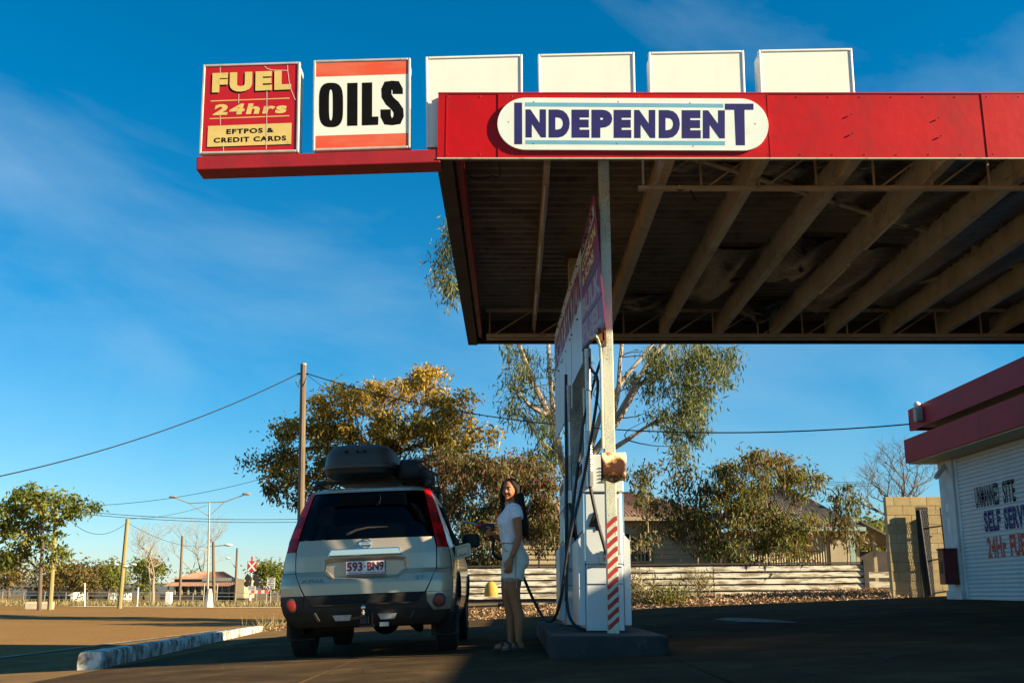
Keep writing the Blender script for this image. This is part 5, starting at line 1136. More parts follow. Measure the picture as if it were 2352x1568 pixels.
for i, (px0, px1, pt, m, lab) in enumerate(((60, 170, 1352, 'plate', 'low white house with flat awning behind the far left tree'), (170, 255, 1354, 'shopwhite', 'pale low building in the shade of the far trees'))):
    d = 104 + 4 * i; a, b = P(px0, 1375, d), P(px1, pt, d); e = empty('far_house', ((a.x + b.x) / 2, d, 0), lab, 'house'); MB().box((a.x, d, -.5), (b.x, d + 6, b.z)).build('wall', M[m], e); MB().box((a.x - .6, d - 1.6, b.z), (b.x + .6, d + 6.5, b.z + .18)).build('roof', M['roofgrey'], e)
    for k in range(3): x = lerp(a.x, b.x, (k + .3) / 3.2); MB().box((x, d - .04, b.z - 1.6), (x + 1.0, d - .01, b.z - .6)).build('window', M['windowdark'], e)
# ---------------------------------------------------------------- the parked four wheel drive
car = empty('parked_car', (-1.45, 10.97, GZ(-1.45, 11.8) + .0), 'dusty champagne four wheel drive seen from behind with a roof box', 'car', rot=(0, -math.atan(.04), 0), local=True)
HW = [(.28, .78), (.42, .845), (.55, .872), (.7, .88), (.83, .868), (.95, .86), (1.05, .838), (1.2, .8), (1.4, .735), (1.6, .665), (1.68, .625), (1.72, .56)]
YR = [(.28, .13), (.36, .06), (.46, .015), (.58, .0), (.72, .005), (.80, .03), (.845, .075), (1.0, .085), (1.16, .115), (1.3, .17), (1.5, .265), (1.64, .345), (1.69, .40), (1.72, .5)]
SW = [(.28, .8), (.4, .86), (.55, .89), (.75, .897), (.95, .892), (1.05, .875), (1.2, .825), (1.4, .755), (1.6, .685), (1.68, .64), (1.72, .57)]
YF = [(.28, 4.35), (.4, 4.55), (.6, 4.6), (.8, 4.56), (.93, 4.45), (1.0, 4.2), (1.03, 3.62), (1.2, 3.3), (1.4, 2.95), (1.6, 2.55), (1.68, 2.35), (1.72, 2.1)]
def rear(x, z): hw = interp(HW, z); return interp(YR, z) + .17 * min(1.0, abs(x) / hw) ** 5
def side(y, z):
    hw, sw = interp(HW, z), interp(SW, z); y0 = interp(YR, z) + .17; t = min(1, max(0, (y - y0) / .5)); f = interp(YF, z); t2 = min(1, max(0, (y - f + .9) / .9))
    return lerp(hw, sw, math.sin(t * math.pi / 2)) - .16 * t2 ** 2
def loop(z):
    hw = interp(HW, z); pts = []; f = interp(YF, z); y0 = interp(YR, z) + .17
    for i in range(25): x = lerp(-hw, hw, i / 24); pts.append((x, rear(x, z) + .13 * (1 - abs(i / 12 - 1) ** 8), z))
    ys = [y0 + (f - .12 - y0) * (i / 44) for i in range(1, 45)]
    for y in ys: pts.append((side(y, z), y, z))
    xe = side(f - .12, z)
    for i in range(1, 12): x = lerp(xe, -xe, i / 12); pts.append((x, f - .12 * (abs(x) / xe) ** 6 , z))
    for y in ys[::-1]: pts.append((-side(y, z), y, z))
    return pts
zs = [.28, .34, .4, .46, .52, .58, .64, .7, .76, .82, .88, .94, .985, 1.0, 1.03, 1.06, 1.1, 1.16, 1.22, 1.3, 1.38, 1.46, 1.54, 1.6, 1.64, 1.68, 1.7, 1.72]
LP = [loop(z) for z in zs]; n = len(LP[0]); mb = MB()
vs = [p for l_ in LP for p in l_]; fs = []; ms = []
for i in range(len(zs) - 1):
    for j in range(n):
        j2 = (j + 1) % n; a = [vs[i * n + j], vs[i * n + j2], vs[(i + 1) * n + j2], vs[(i + 1) * n + j]]; cx = sum(p[0] for p in a) / 4; cy = sum(p[1] for p in a) / 4; cz = sum(p[2] for p in a) / 4
        if abs(cx) > .6 and (math.hypot(cy - .93, cz - .36) < .43 or math.hypot(cy - 3.56, cz - .36) < .43): continue
        if 1.08 < cz < 1.56 and (j >= 25 and cy > .75) and cy < interp(YF, cz) - .25 and abs(cx) > .6: continue   # side window opening
        if 1.16 < cz < 1.64 and j < 24 and abs(cx) < interp(HW, cz) - .12: continue                                    # tailgate window opening
        fs.append((i * n + j, i * n + j2, (i + 1) * n + j2, (i + 1) * n + j)); ms.append(1 if j < 24 else (1 if cz < .42 else 0))
top = LP[-1]; cxy = (0, sum(p[1] for p in top) / n)
for k, (sc_, zz) in enumerate(((.8, 1.738), (.5, 1.75), (.2, 1.755))):
    vs += [(p[0] * sc_, cxy[1] + (p[1] - cxy[1]) * sc_, zz) for p in top]
    a0 = (len(zs) - 1 + k) * n
    for j in range(n): j2 = (j + 1) % n; fs.append((a0 + j, a0 + j2, a0 + n + j2, a0 + n + j)); ms.append(0)
fs.append(tuple((len(zs) + 2) * n + j for j in range(n))); ms.append(0)
mb.v = vs; mb.f = fs; mb.m = ms; mb.build('body_shell', [M['carpaint'], M['undercar']], car, True, angle=45)
def patch(rows, nm, m, off, par=car, nx=24, th=.03, yfn=None, sub=6, smooth=True, dfn=None):
    """panel on the rear: rows of (z, xl, xr)"""
    zz = []
    for i in range(len(rows) - 1):
        for k in range(sub): t = k / sub; zz.append(tuple(lerp(rows[i][c], rows[i + 1][c], t) for c in range(3)))
    zz.append(rows[-1]); mb = MB(); vs = []; m_ = len(zz)
    for (z, xl, xr) in zz:
        for i in range(nx + 1): x = lerp(xl, xr, i / nx); vs.append((x, (yfn or rear)(x, z) - off + (dfn(x, z) if dfn else 0), z))
    fs = [(j * (nx + 1) + i, j * (nx + 1) + i + 1, (j + 1) * (nx + 1) + i + 1, (j + 1) * (nx + 1) + i) for j in range(m_ - 1) for i in range(nx)]
    ring = [i for i in range(nx + 1)] + [j * (nx + 1) + nx for j in range(1, m_)] + [(m_ - 1) * (nx + 1) + i for i in range(nx - 1, -1, -1)] + [j * (nx + 1) for j in range(m_ - 2, 0, -1)]
    k = len(vs); vs += [(vs[r][0], vs[r][1] + th, vs[r][2]) for r in ring]; L_ = len(ring)
    fs += [(ring[(i + 1) % L_], ring[i], k + i, k + (i + 1) % L_) for i in range(L_)]
    mb.add(vs, fs); return mb.build(nm, m, par, smooth, angle=40)
REC = [(-.30, .968), (.30, .968), (.41, .955), (.425, .84), (.335, .757), (-.335, .757), (-.425, .84), (-.41, .955)]
def recess(x, z):
    d = 1e9
    for i in range(len(REC)):
        (x0, z0), (x1, z1) = REC[i], REC[(i + 1) % len(REC)]; ex, ez = x1 - x0, z1 - z0; l_ = math.hypot(ex, ez); s = ((x - x0) * ez - (z - z0) * ex) / l_; d = min(d, s)
    return sm(-.004, .03, d) * max(0, .1 - (rear(x, z) - .014))
tg = patch([(.612, -.60, .60), (.70, -.648, .648), (.828, -.708, .708), (.848, -.71, .71), (.95, -.714, .714), (1.06, -.712, .712), (1.158, -.69, .69)], 'tailgate', M['carpaint'], .014, nx=130, sub=14, dfn=lambda x, z: recess(x, z) if z < .99 else 0)
patch([(1.166, -.69, .69), (1.25, -.672, .672), (1.4, -.636, .636), (1.55, -.602, .602), (1.652, -.58, .58)], 'rear_window', M['glass'], .008, th=.012)
patch([(1.657, -.585, .585), (1.69, -.565, .565), (1.712, -.54, .54)], 'roof_spoiler', M['carpaint'], .03, th=.12, nx=30)
patch([(1.672, -.26, .26), (1.694, -.3, .3)], 'brake_light', M['clearlens'], .036, nx=12, sub=2, th=.02)
for s in (-1, 1):
    def mir(r): return [(z, min(s * a, s * b), max(s * a, s * b)) for z, a, b in r]
    tl = patch(mir([(1.052, .728, .80), (1.075, .722, .826), (1.16, .706, .812), (1.3, .672, .77), (1.45, .635, .722), (1.6, .598, .668), (1.70, .568, .628)]), 'tail_light', M['tail'], .022, nx=10, th=.05)
    patch(mir([(1.06, .74, .805), (1.12, .728, .806), (1.19, .712, .798)]), 'lower_lens', M['taildark'], .0255, tl, nx=8, th=.02)
    patch(mir([(1.3, .685, .76), (1.42, .655, .728)]), 'lamp_lens', M['taildark'], .0255, tl, nx=8, th=.02)
    # painted bumper corner and quarter panel beside the tailgate
    patch(mir([(.61, .615, .868), (.70, .66, .874), (.80, .70, .866), (.832, .714, .862)]), 'bumper_corner', M['carpaint'], .022, nx=16)
    patch(mir([(.838, .72, .862), (.95, .724, .852), (1.05, .724, .832)]), 'quarter_panel', M['carpaint'], .01, nx=12)
    patch(mir([(.43, .68, .845), (.52, .62, .868), (.606, .62, .872)]), 'bumper_wing', M['carpaint'] if s > 0 else M['plastic'], .03, nx=14)  # left wing black: its unlit side is put into the colour
    c = (s * .74, rear(s * .74, .523) - .042, .523)
    MB().lathe([(.07, 0), (.07, .012), (.055, .02)], 20, Matrix.Translation(c) @ Matrix.Rotation(R(90), 4, 'X') @ Matrix.Rotation(R(0), 4, 'Y')).build('reflector_bezel', M['plastic'], car, True)
    MB().lathe([(.05, 0), (.05, .022), (.03, .028)], 20, Matrix.Translation(c) @ Matrix.Rotation(R(90), 4, 'X')).build('reflector', M['reflector'], car, True)
    patch([(.357, s * .225 - .07, s * .225 + .07), (.412, s * .225 - .095, s * .225 + .095)], 'reverse_light', M['clearlens'], .055, nx=8, th=.03)
    MB().box((s * .76 - .15, .63, .16), (s * .76 + .15, .65, .46)).build('mudflap', M['plastic'], car, bevel=.01)
    for yc in (.93, 3.56):
        pts = [(s * (side(yc + .44 * math.cos(t), max(.3, .36 + .44 * math.sin(t))) - .004), yc + .44 * math.cos(t), .36 + .44 * math.sin(t)) for t in [lerp(-.1, math.pi + .1, k / 18) for k in range(19)]]; MB().tube(pts, .022, 6).build('arch_trim', M['plastic'], car, True)
    MB().grid(lambda u, v: (s * (side(lerp(.75, 3.1, u), lerp(1.08, 1.56, v)) - .012), min(lerp(.75, 3.1, u), interp(YF, lerp(1.08, 1.56, v)) - .24), lerp(1.08, 1.56, v)), 16, 6).build('side_window', M['sideglass'], car, True, angle=0)
    for yy in (1.55, 2.55): MB().tube([(s * (side(yy, z) - .004), yy + (1.3 - z) * .05, z) for z in (1.08, 1.25, 1.4, 1.56)], .025, 6).build('door_pillar', M['plastic'], car, True)
    MB().tube([(s * .60, .55, 1.73), (s * .61, .7, 1.785), (s * .61, 1.5, 1.8), (s * .61, 2.2, 1.785), (s * .6, 2.35, 1.74)], .022, 8).build('roof_rail', M['plastic'], car, True)
    MB().tube([(s * .885, 1.0, .985), (s * .905, 1.12, .99), (s * .905, 1.25, .99), (s * .885, 1.35, .985)], .013, 6).build('door_handle', M['carpaint'], car, True)
    mb = MB(); mb.rings([(-.085, 0, 0, .085, .06), (-.07, 0, 0, .105, .075), (0, 0, 0, .112, .08), (.06, 0, 0, .105, .075), (.08, 0, 0, .085, .06)], 16, True, Matrix.Translation((s * .985, 2.72, 1.225)), .6); mb.tube([(s * .86, 2.78, 1.17), (s * .95, 2.75, 1.19)], .03, 8); mb.build('door_mirror', M['plastic'], car, True)
# dark bumper
patch([(.30, -.72, .72), (.345, -.80, .80), (.42, -.84, .84), (.5, -.86, .86), (.604, -.866, .866)], 'bumper', M['plastic'], .024, nx=40)
patch([(.52, -.535, .535), (.56, -.56, .56), (.606, -.595, .595)], 'sill_trim', M['undercar'], .034, nx=30)
patch([(.505, -.5, .5), (.516, -.53, .53)], 'bumper_step', M['plastic'], .06, nx=30, sub=2)
for s in (-1, 1): MB().bar((s * .5, -.02, .44), (s * .45, -.03, .36), .03, .02).build('bumper_rib', M['plastic'], car)
# tailgate chrome, emblem, lettering, plate, wiper
mb = MB(); ht = [(-.375, .988), (.375, .988), (.36, 1.03), (.345, 1.062), (-.345, 1.062), (-.362, 1.03)]
mb.prism(ht, .038, .075); mb.build('chrome_handle', M['chrome'], car, bevel=.012, seg=3)
mb = MB(); rg = [(.048 * math.cos(t) * 1.15, .048 * math.sin(t)) for t in [2 * math.pi * k / 24 for k in range(25)]]
mb.tube([(x, .083, 1.108 + z) for x, z in rg], .0075, 6, False); mb.box((-.062, .073, 1.096), (.062, .084, 1.12)); mb.build('emblem', M['chrome'], car, True)
mb = MB(); put_text(mb, 'NISSAN', lambda u, v: (-.04 + .08 * u, .0715, 1.103 + .011 * v), .03); mb.build('emblem_lettering', M['black'], car)
def ctext(s, x0, x1, z0, z1, m, nm='lettering', off=.02, bold=.03, space=1.0, ex=True):
    mb = MB(); put_text(mb, s, lambda u, v: (lerp(x0, x1, u), rear(lerp(x0, x1, u), lerp(z0, z1, v)) - off, lerp(z0, z1, v)), bold, 0, space); o = mb.build(nm, m, car)
    if ex: q_ = o.modifiers.new('s', 'SOLIDIFY'); q_.thickness = .006
ctext('X-TRAIL', -.64, -.405, .737, .772, M['darkchrome'], space=1.1); ctext('ST', .515, .6, .735, .77, M['darkchrome'], space=1.1)
pl = MB().box((-.2, .068, .802), (.2, .074, .94)).build('number_plate', M['plate'], car, bevel=.003)
for (a, b, c, d) in ((-.2, .2, .802, .806), (-.2, .2, .936, .94), (-.2, -.196, .806, .936), (.196, .2, .806, .936)): MB().box((a, .0655, c), (b, .0685, d)).build('plate_border', M['platered'], pl)
def ptext(s, x0, x1, z0, z1, bold): mb = MB(); put_text(mb, s, lambda u, v: (lerp(x0, x1, u), .0655, lerp(z0, z1, v)), bold); mb.build('lettering', M['platered'], pl)
ptext('593', -.185, -.03, .835, .925, .03); ptext('BN9', .02, .185, .835, .925, .03); MB().box((-.012, .065, .872), (.004, .067, .888)).build('dot', M['platered'], pl)
ptext('QUEENSLAND - SUNSHINE STATE', -.19, .19, .81, .824, .01)
wp = [(-.2, .135, 1.205), (-.1, .14, 1.25), (.02, .15, 1.272), (.28, .16, 1.272)]
MB().tube(wp, [.016, .013, .01, .006], 6).build('wiper', M['plastic'], car, True)
# tow bar
tb = MB().box((-.035, -.12, .32), (.035, .3, .39)).box((-.03, -.14, .385), (.03, -.06, .41)).build('tow_bar', M['darksteel'], car, bevel=.006)
MB().ball((0, -.1, .475), .028, 14, 9).tube([(0, -.1, .4), (0, -.1, .46)], .016, 10).tube([(0, -.1, .425), (0, -.1, .435)], .03, 10).build('tow_ball', M['chrome'], tb, True)
MB().box((.07, -.06, .3), (.085, -.03, .43)).box((-.05, -.05, .29), (.1, -.035, .31)).build('tow_bracket', M['darksteel'], tb); MB().box((.15, -.03, .29), (.24, -.01, .33)).build('trailer_socket', M['steel'], tb)
MB().tube([(-.75, .55, .3), (-.2, .55, .3)], .11, 14).build('muffler', M['darksteel'], car, True); MB().tube([(-.62, .42, .27), (-.62, .16, .26)], .028, 10, False).build('exhaust_pipe', M['darksteel'], car, True)
MB().box((-.62, .6, .33), (.62, 4.3, .5)).build('underbody', M['undercar'], car); MB().tube([(-.7, .93, .36), (.7, .93, .36)], .06, 8).ball((.1, .93, .34), .16, 12, 8).build('rear_axle', M['undercar'], car, True)
MB().tube([(.42, .7, .3), (.46, .95, .24)], .05, 8).tube([(-.42, .7, .3), (-.46, .95, .24)], .05, 8).build('suspension_arm', M['undercar'], car)
for yy in (1.15, 1.9, 2.4):
    for s in (-1, 1):
        if yy != 2.4 or True:
            mb = MB(); mb.rings([(.75, 0, 0, .24, .08), (1.25, 0, .05, .22, .06), (1.36, 0, .07, .1, .05)], 14, True, Matrix.Translation((s * .38, yy, 0)), .6); mb.rings([(1.36, 0, .07, .12, .05), (1.42, 0, .07, .135, .055), (1.5, 0, .08, .11, .045)], 14, True, Matrix.Translation((s * .38, yy, 0)), .7); mb.build('seat', M['interior'], car, True)
MB().box((-.68, .5, .74), (.68, 3.2, .78)).build('cabin_floor', M['interior'], car)
# wheels
for (x, y) in ((-.765, .93), (.765, .93), (-.765, 3.56), (.765, 3.56)):
    wh = empty('wheel', (x, y, .345), rot=(0, 0, 0), local=True, parent=car); s = 1 if x > 0 else -1; Mx = Matrix.Rotation(R(90), 4, 'Y')
    prof = [(.22, -.1), (.29, -.112), (.335, -.1), (.345, -.075)] ; tp = prof + [(.347, -.03), (.347, .03)] + [(r_, -z_) for r_, z_ in prof[::-1]]
    MB().lathe(tp, 40, Mx).build('tyre', M['tyre'], wh, True, angle=30)
    mb = MB()
    for k in range(44):
        a = 2 * math.pi * k / 44
        for zc in (-.07, .0, .07): mb.box((zc - .026, -.013, .345), (zc + .026, .013, .353), Matrix.Rotation(a + zc * 2, 4, 'X'))
    tag(mb.build('tread', M['tyre'], wh), kind='stuff')
    MB().lathe([(.235, .1), (.225, .085), (.06, .07), (.05, .09), (.02, .095)], 30, Matrix.Rotation(R(90 * s), 4, 'Y')).build('rim', M['rim'], wh, True)
# fuel flap
mb = MB(); mb.prism([(.885, .925), (1.045, .96), (1.06, .985), (1.05, 1.085), (1.03, 1.1), (.875, 1.065)], .62, .632); ff = mb.build('fuel_flap', M['carpaint'], car, bevel=.004)
mb = MB(); mb.tube([(.93, .612, .99), (.945, .61, .975), (.97, .61, .972), (.99, .612, .985), (.995, .612, 1.0)], .007, 6); mb.tube([(.9, .615, .955), (1.03, .615, .985), (1.025, .615, 1.075), (.9, .615, 1.045), (.9, .615, .955)], .005, 5); mb.build('flap_inner', M['pumpgrey'], ff, True)
MB().box((.86, .55, .93), (.885, .7, 1.06)).build('filler_recess', M['undercar'], car)
# roof bars
for yy in (.95, 1.95): MB().tube([(-.66, yy, 1.825), (.66, yy, 1.825)], .018, 8).build('roof_bar', M['plastic'], car, True)
for yy in (.95, 1.95):
    for s in (-1, 1): MB().box((s * .62 - .04, yy - .04, 1.76), (s * .62 + .04, yy + .04, 1.83)).build('bar_foot', M['plastic'], car, bevel=.01)
# roof box and bag ride on the bars: things of their own
cm = Matrix.Translation(car.location) @ Matrix.Rotation(-math.atan(.04), 4, 'Y')
rb = empty('roof_box', cm @ Vector((-.155, .55, 1.83)), 'grey lidded roof box on the bars of the car', 'roof box', rot=(0, -math.atan(.04), 0), local=True)
def brow(z, w_, l0, l1): return (z, 0, (l0 + l1) / 2, w_, (l1 - l0) / 2)
MB().rings([brow(.02, .3, .2, 1.7), (.06, 0, .95, .385, .93), brow(.12, .405, 0, 1.9)], 48, True, None, .42).build('base', M['boxbase'], rb, True, angle=50)
ld = MB().rings([brow(.112, .425, -.02, 1.92), brow(.15, .424, -.02, 1.92), brow(.155, .408, 0, 1.9), brow(.21, .4, .01, 1.88), brow(.27, .39, .03, 1.83), brow(.33, .365, .07, 1.72), brow(.37, .32, .13, 1.5), brow(.392, .25, .24, 1.3), brow(.405, .1, .45, 1.1)], 48, True, None, .45).build('lid', M['boxlid'], rb, True, angle=60)
def lidy(z): return interp([(.15, 0), (.21, .01), (.27, .03), (.33, .07), (.37, .13)], z) - .004
mb = MB()
for s, a, b in (('R', -.125, -.075), ('L', .0, .055), ('A', .06, .115)): put_text(mb, s, lambda u, v: (lerp(a, b, u), lidy(.275 + .03 * v) - .004, .275 + .03 * v), .04)
mb.build('lettering', M['black'], ld)
bg_ = empty('cargo_bag', cm @ Vector((.42, .75, 1.83)), 'black canvas cargo bag strapped beside the roof box', 'bag', rot=(0, -math.atan(.04), 0), local=True)
mb = MB(); q = random.Random(4)
mb.rings([(0, -.01, .8, .15, .82), (.05, 0, .8, .175, .86), (.12, -.0, .8, .17, .86), (.18, -.03, .78, .13, .82), (.205, -.05, .74, .08, .7)], 40, True, None, .55)
mb.v = [(x + q.uniform(-.008, .008), y + q.uniform(-.01, .01), z + q.uniform(-.008, .008)) for x, y, z in mb.v]; mb.build('bag_body', M['bag'], bg_, True, angle=0)
for yy in (.35, 1.2): MB().tube([(-.2, yy, .02), (-.19, yy, .17), (-.06, yy, .245), (.1, yy, .22), (.2, yy, .14), (.215, yy, .03)], .01, 5).build('strap', M['plastic'], bg_)

# ---------------------------------------------------------------- the woman filling up
WP = Vector((.0, 11.0, GZ(0, 11) + .004)); wr = R(6)
pe_ = empty('person', WP, 'person with long dark hair in white t-shirt and denim shorts holding a fuel nozzle', 'person', rot=(0, 0, wr), local=True)
HR = Matrix.Translation((-.018, .0, 1.575)) @ Matrix.Rotation(R(58), 4, 'Z')      # head frame: face looks along -x, turned to the camera
mb = MB()
mb.rings([(.80, .03, 0, .10, .15), (.86, .03, 0, .125, .172), (.93, .022, 0, .118, .168), (1.0, .008, 0, .1, .145), (1.06, -.004, 0, .09, .128), (1.15, -.008, 0, .097, .135), (1.25, -.014, 0, .108, .15), (1.33, .0, 0, .1, .16), (1.39, .012, 0, .08, .155), (1.425, .016, 0, .062, .11), (1.45, .014, 0, .05, .06), (1.5, .004, 0, .048, .05), (1.54, -.002, 0, .048, .05)], 24)
# head with brow, cheeks, jaw and nose
hv = MB(); n, k = 28, 20; rows = []
for i in range(k + 1):
    t = -math.pi / 2 + math.pi * (i + .02) / (k + .04); z = .112 * math.sin(t); w_ = math.cos(t) ** .8
    jaw = 1 - .34 * max(0, -z / .112) ** 1.6; rows.append((z, -.006 * max(0, -z / .112), 0, .094 * w_ * (1 - .12 * max(0, -z / .112)), .073 * w_ * jaw))
hv.rings(rows, n); hv.v = [tuple(HR @ Vector(p)) for p in hv.v]; mb.add(hv.v, hv.f)
def hp(x, y, z): return HR @ Vector((x, y, z))
nose = MB(); nose.tube([hp(-.084, 0, .022), hp(-.098, 0, -.005), hp(-.108, 0, -.022), hp(-.09, 0, -.03)], [.008, .011, .014, .01], 8); mb.add(nose.v, nose.f)
mb.ball(hp(-.072, 0, -.092), (.026, .026, .018), 10, 6); mb.ball(hp(-.07, .03, -.03), .024, 8, 6); mb.ball(hp(-.07, -.03, -.03), .024, 8, 6); mb.ball(hp(-.074, 0, .03), (.022, .05, .014), 8, 6, HR.to_3x3())
for s in (-1, 1): mb.ball(hp(.005, s * .073, -.005), (.018, .008, .028), 8, 6, HR.to_3x3())
# arms
def limb(pts, rs): mb.tube(pts, rs, 12)
limb([(.012, -.14, 1.385), (.02, -.185, 1.355), (.035, -.205, 1.24), (.045, -.215, 1.11), (.03, -.215, 1.04), (-.005, -.212, .95), (-.03, -.21, .90)], [.05, .05, .043, .037, .038, .03, .024])
limb([(.012, .14, 1.385), (.01, .185, 1.35), (-.03, .205, 1.24), (-.07, .205, 1.13), (-.11, .17, 1.1), (-.16, .12, 1.12), (-.185, .1, 1.135)], [.05, .05, .043, .037, .037, .029, .024])
# hands: palm, four fingers, thumb
def finger(pts, r): mb.tube(pts, [r, r, r * .92, r * .75], 7)
mb.rings([(-.05, 0, 0, .018, .026), (-.02, 0, 0, .02, .036), (.02, 0, 0, .018, .034), (.04, 0, 0, .014, .026)], 12, True, Matrix.Translation((-.042, -.212, .855)) @ Matrix.Rotation(R(12), 4, 'Y') @ Matrix.Rotation(R(90), 4, 'Z'))
for i, (dx, l_) in enumerate(((-.03, .074), (-.01, .084), (.01, .078), (.028, .062))): x0 = -.05 + dx; finger([(x0, -.213, .825), (x0 - .006, -.216, .825 - l_ * .45), (x0 - .004, -.206, .825 - l_ * .8), (x0 + .004, -.192, .825 - l_)], .0095)
finger([(-.07, -.2, .875), (-.088, -.195, .845), (-.092, -.19, .82), (-.088, -.185, .795)], .011)
mb.rings([(-.045, 0, 0, .02, .03), (0, 0, 0, .02, .037), (.04, 0, 0, .016, .03)], 12, True, Matrix.Translation((-.2, .085, 1.145)) @ Matrix.Rotation(R(-70), 4, 'Y'))
for i in range(4): z0 = 1.185 - i * .02; finger([(-.215, .075, z0), (-.245, .07, z0 - .004), (-.25, .1, z0 - .008), (-.232, .125, z0 - .008)], .0092)
finger([(-.2, .07, 1.185), (-.22, .06, 1.205), (-.245, .065, 1.21), (-.262, .075, 1.205)], .0105)
# legs
for s, kx, ax in ((-1, .02, .06), (1, -.035, .0)):
    y = s * .085; mb.tube([(.03, y, .9), (.01 if s < 0 else -.01, y * 1.05, .74), (.0 if s < 0 else -.03, y, .6), (kx, y * .95, .5), (kx + .018, y * .95, .42), (ax + .005, y * .95, .32), (ax, y * .95, .2), (ax, y * .95, .09), (ax + .005, y * .95, .05)], [.098, .092, .074, .058, .055, .056, .044, .034, .034], 14)
    mb.tube([(ax + .045, y * .95, .045), (ax - .02, y * .98, .045), (ax - .09, y * 1.05, .036), (ax - .145, y * 1.1, .027), (ax - .165, y * 1.1, .025)], [.03, .037, .036, .03, .016], 10)
body = remesh(mb, 'body', M['skin'], pe_, .0065, 3)
# face details
for s in (-1, 1):
    MB().ball(hp(-.082, s * .03, .008), (.012, .015, .0075), 10, 6, HR.to_3x3()).build('eye', M['eyewhite'], pe_, True); MB().ball(hp(-.092, s * .03, .008), (.005, .0075, .007), 8, 6, HR.to_3x3()).build('iris', M['hair'], pe_, True)
    MB().tube([hp(-.093, s * .014, .026), hp(-.094, s * .032, .031), hp(-.083, s * .05, .025)], [.004, .0045, .002], 6).build('eyebrow', M['hair'], pe_, True)
MB().tube([hp(-.086, -.019, -.06), hp(-.096, -.007, -.056), hp(-.096, .007, -.056), hp(-.086, .019, -.06)], [.002, .005, .005, .002], 8).tube([hp(-.086, -.017, -.061), hp(-.095, 0, -.065), hp(-.086, .017, -.061)], [.002, .006, .002], 8).build('lips', M['lip'], pe_, True)
# hair
hb = MB(); hb.ball(hp(.019, 0, .028), (.1, .084, .103), 24, 14, HR.to_3x3())
hb.tube([(.035, .03, 1.62), (.05, .02, 1.53), (.07, .0, 1.42), (.095, -.02, 1.3), (.118, -.03, 1.19), (.13, -.03, 1.11)], [.075, .07, .062, .054, .042, .016], 14)
qh = random.Random(9)
for k in range(26):
    a = qh.uniform(0, 6.28); c, s_ = math.cos(a), math.sin(a); jl = qh.uniform(-.05, .07)
    hb.tube([(.05 + .07 * c, .02 + .065 * s_, 1.53), (.07 + .062 * c, .06 * s_, 1.42), (.095 + .055 * c, -.02 + .053 * s_, 1.3), (.118 + .046 * c, -.03 + .044 * s_, 1.19), (.13 + .03 * c + qh.uniform(-.02, .02), -.03 + .03 * s_, 1.12 + jl)], [.007, .009, .009, .008, .003], 6)
hb.tube([hp(.0, -.07, .06), hp(.0, -.08, -.03), (.05, -.095, 1.42), (.085, -.09, 1.3), (.11, -.08, 1.2)], [.03, .03, .034, .03, .012], 12)
hb.tube([hp(-.02, .05, .08), hp(-.03, .07, .02), hp(-.03, .078, -.05), (-.095, .03, 1.44), (-.09, .03, 1.36), (-.08, .03, 1.3)], [.03, .026, .028, .026, .022, .008], 10)
hb.tube([hp(-.03, 0, .105), hp(-.04, -.045, .08), hp(-.018, -.07, .03), hp(.0, -.078, -.04)], [.018, .02, .022, .024], 10)
remesh(hb, 'hair', M['hair'], pe_, .006, 1)
# t-shirt
sbm = MB(); sbm.rings([(1.045, -.002, 0, .106, .146), (1.1, -.006, 0, .108, .147), (1.18, -.012, 0, .118, .152), (1.25, -.022, 0, .129, .165), (1.3, -.016, 0, .126, .172), (1.36, .004, 0, .106, .172), (1.4, .014, 0, .088, .158), (1.43, .016, 0, .072, .115), (1.445, .016, 0, .062, .08)], 28)
for s in (-1, 1): sbm.tube([(.014, s * .11, 1.385), (.02, s * .18, 1.36), (.036 if s < 0 else -.012, s * .212, 1.275)], [.062, .063, .06], 14)
for s in (-1, 1): sbm.ball((-.088, s * .065, 1.25), (.058, .062, .056), 12, 8)
def folds(o, amp, f):
    me = o.data; nv = [(v.co.copy(), v.normal.copy()) for v in me.vertices]
    for v, (c, nn) in zip(me.vertices, nv): v.co = c + nn * (amp * f(c.x, c.y, c.z))
    me.update()
ts = remesh(sbm, 't_shirt', M['shirt'], pe_, .0065, 3)
folds(ts, .0045, lambda x, y, z: math.sin(38 * z + 26 * x + 5 * math.sin(9 * y)) * sm(1.36, 1.2, z) + .8 * math.sin(60 * x + 30 * z + 4 * math.sin(30 * y)) * sm(1.3, 1.06, z) + .5 * math.sin(70 * y + 40 * z))
# shorts
sh2 = MB(); sh2.rings([(.79, .03, 0, .105, .165), (.84, .036, 0, .138, .186), (.9, .034, 0, .136, .184), (.96, .022, 0, .122, .172), (1.01, .01, 0, .111, .155), (1.035, .005, 0, .106, .147)], 28)
for s, dx in ((-1, .012), (1, -.012)): sh2.tube([(.03, s * .085, .87), (dx + .012, s * .092, .78), (dx, s * .094, .69)], [.106, .1, .096], 18)
ts = remesh(sh2, 'denim_shorts', M['denim'], pe_, .0065, 3)
folds(ts, .004, lambda x, y, z: math.sin(55 * z + 18 * x + 3 * math.sin(14 * y)) * sm(.72, .86, z) * sm(1.02, .9, z) + .6 * math.sin(80 * x + 20 * z) * sm(.85, .7, z) + .5 * math.sin(40 * z - 50 * y))
fr = MB(); q = random.Random(2)
for s, dx in ((-1, .012), (1, -.012)):
    for k in range(46):
        a = 2 * math.pi * k / 46; x, y = dx + .095 * math.cos(a), s * .094 + .095 * math.sin(a); l_ = q.uniform(.008, .028) if q.random() < .93 else .09; fr.bar((x, y, .70), (x + q.uniform(-.008, .008), y, .69 - l_), .006, .003)
fr.build('frayed_hem', M['denim'], pe_)
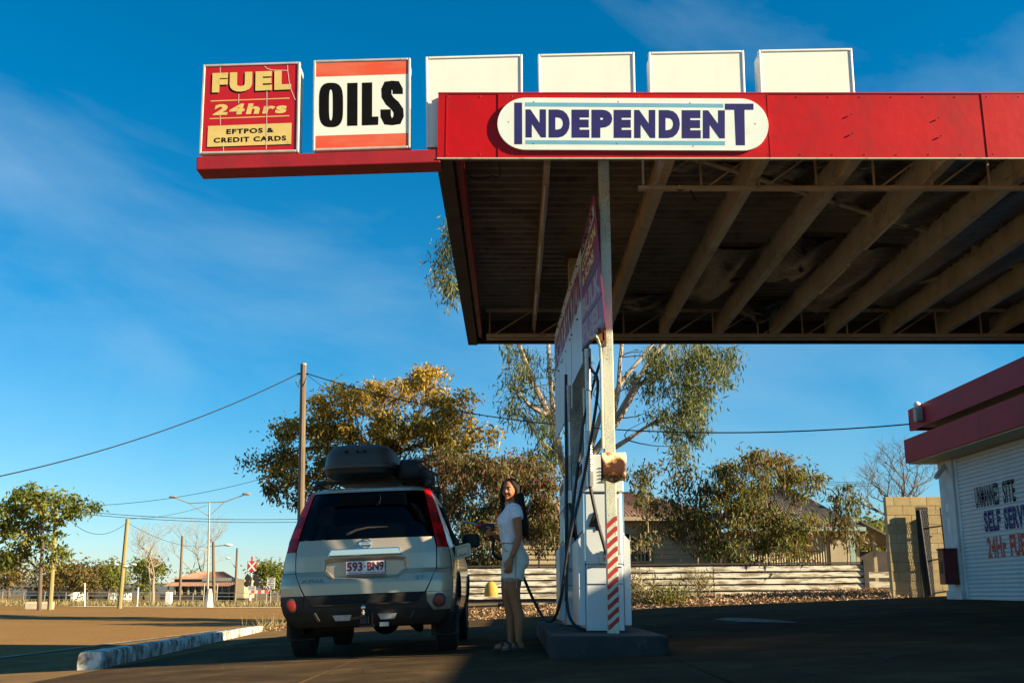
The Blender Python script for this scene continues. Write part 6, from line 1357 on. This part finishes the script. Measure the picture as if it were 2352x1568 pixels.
MB().tube([(-.095, -.1, 1.0), (-.09, -.13, .97), (-.06, -.165, .955)], .003, 5).tube([(.012, -.193, .99), (.02, -.203, .84), (.012, -.2, .7)], .0022, 5).build('seam', M['slate'], pe_)
MB().tube([(-.018 + .028 * math.cos(t), -.211 + .028 * math.sin(t), .905) for t in [2 * math.pi * k / 16 for k in range(17)]], .003, 5, False).build('bracelet', M['goldmetal'], pe_, True)
for s, ax in ((-1, .06), (1, .0)):
    y = s * .085; sd = empty('sandal', (0, 0, 0), local=True, parent=pe_)
    MB().rings([(-.002, ax - .05, y * 1.03, .135, .045), (.014, ax - .05, y * 1.03, .138, .047)], 24, True, None, .75).build('sole', M['plastic'], sd, True, angle=50)
    for xx, zz in ((-.025, .082), (-.04, .08), (-.085, .072), (-.1, .07)): MB().tube([(ax + xx, y * 1.03 + .046 * math.cos(t), .014 + (zz - .012) * math.sin(t) ** .8) for t in [math.pi * k / 10 for k in range(11)]], .009, 6).build('sandal_strap', M['plastic'], sd, True)
# the nozzle in her far hand
nzm = Matrix.Translation(WP) @ Matrix.Rotation(wr, 4, 'Z')
nz_ = empty('fuel_nozzle', nzm @ Vector((-.22, .11, 1.14)), 'black fuel nozzle with red guard and steel spout held by the woman', 'fuel nozzle', rot=(0, 0, wr), local=True)
MB().tube([(.03, .0, -.07), (.01, .0, -.02), (-.01, 0, .04), (-.04, 0, .075), (-.1, 0, .085)], [.018, .02, .024, .03, .027], 10).box((-.09, -.024, .03), (.05, .024, .11)).build('nozzle_body', M['rubber'], nz_, True, bevel=.008)
MB().tube([(-.09, 0, .087), (-.115, 0, .09), (-.13, 0, .093)], [.034, .036, .026], 12).build('splash_guard', M['nozzlered'], nz_, True); MB().tube([(-.125, 0, .092), (-.18, 0, .11), (-.25, 0, .125), (-.29, 0, .122)], [.013, .013, .0125, .012], 10).build('spout', M['steel'], nz_, True)
MB().tube([(.02, 0, -.05), (-.03, 0, -.06), (-.06, 0, -.02), (-.06, 0, .03)], .008, 6).build('trigger_guard', M['rubber'], nz_, True)
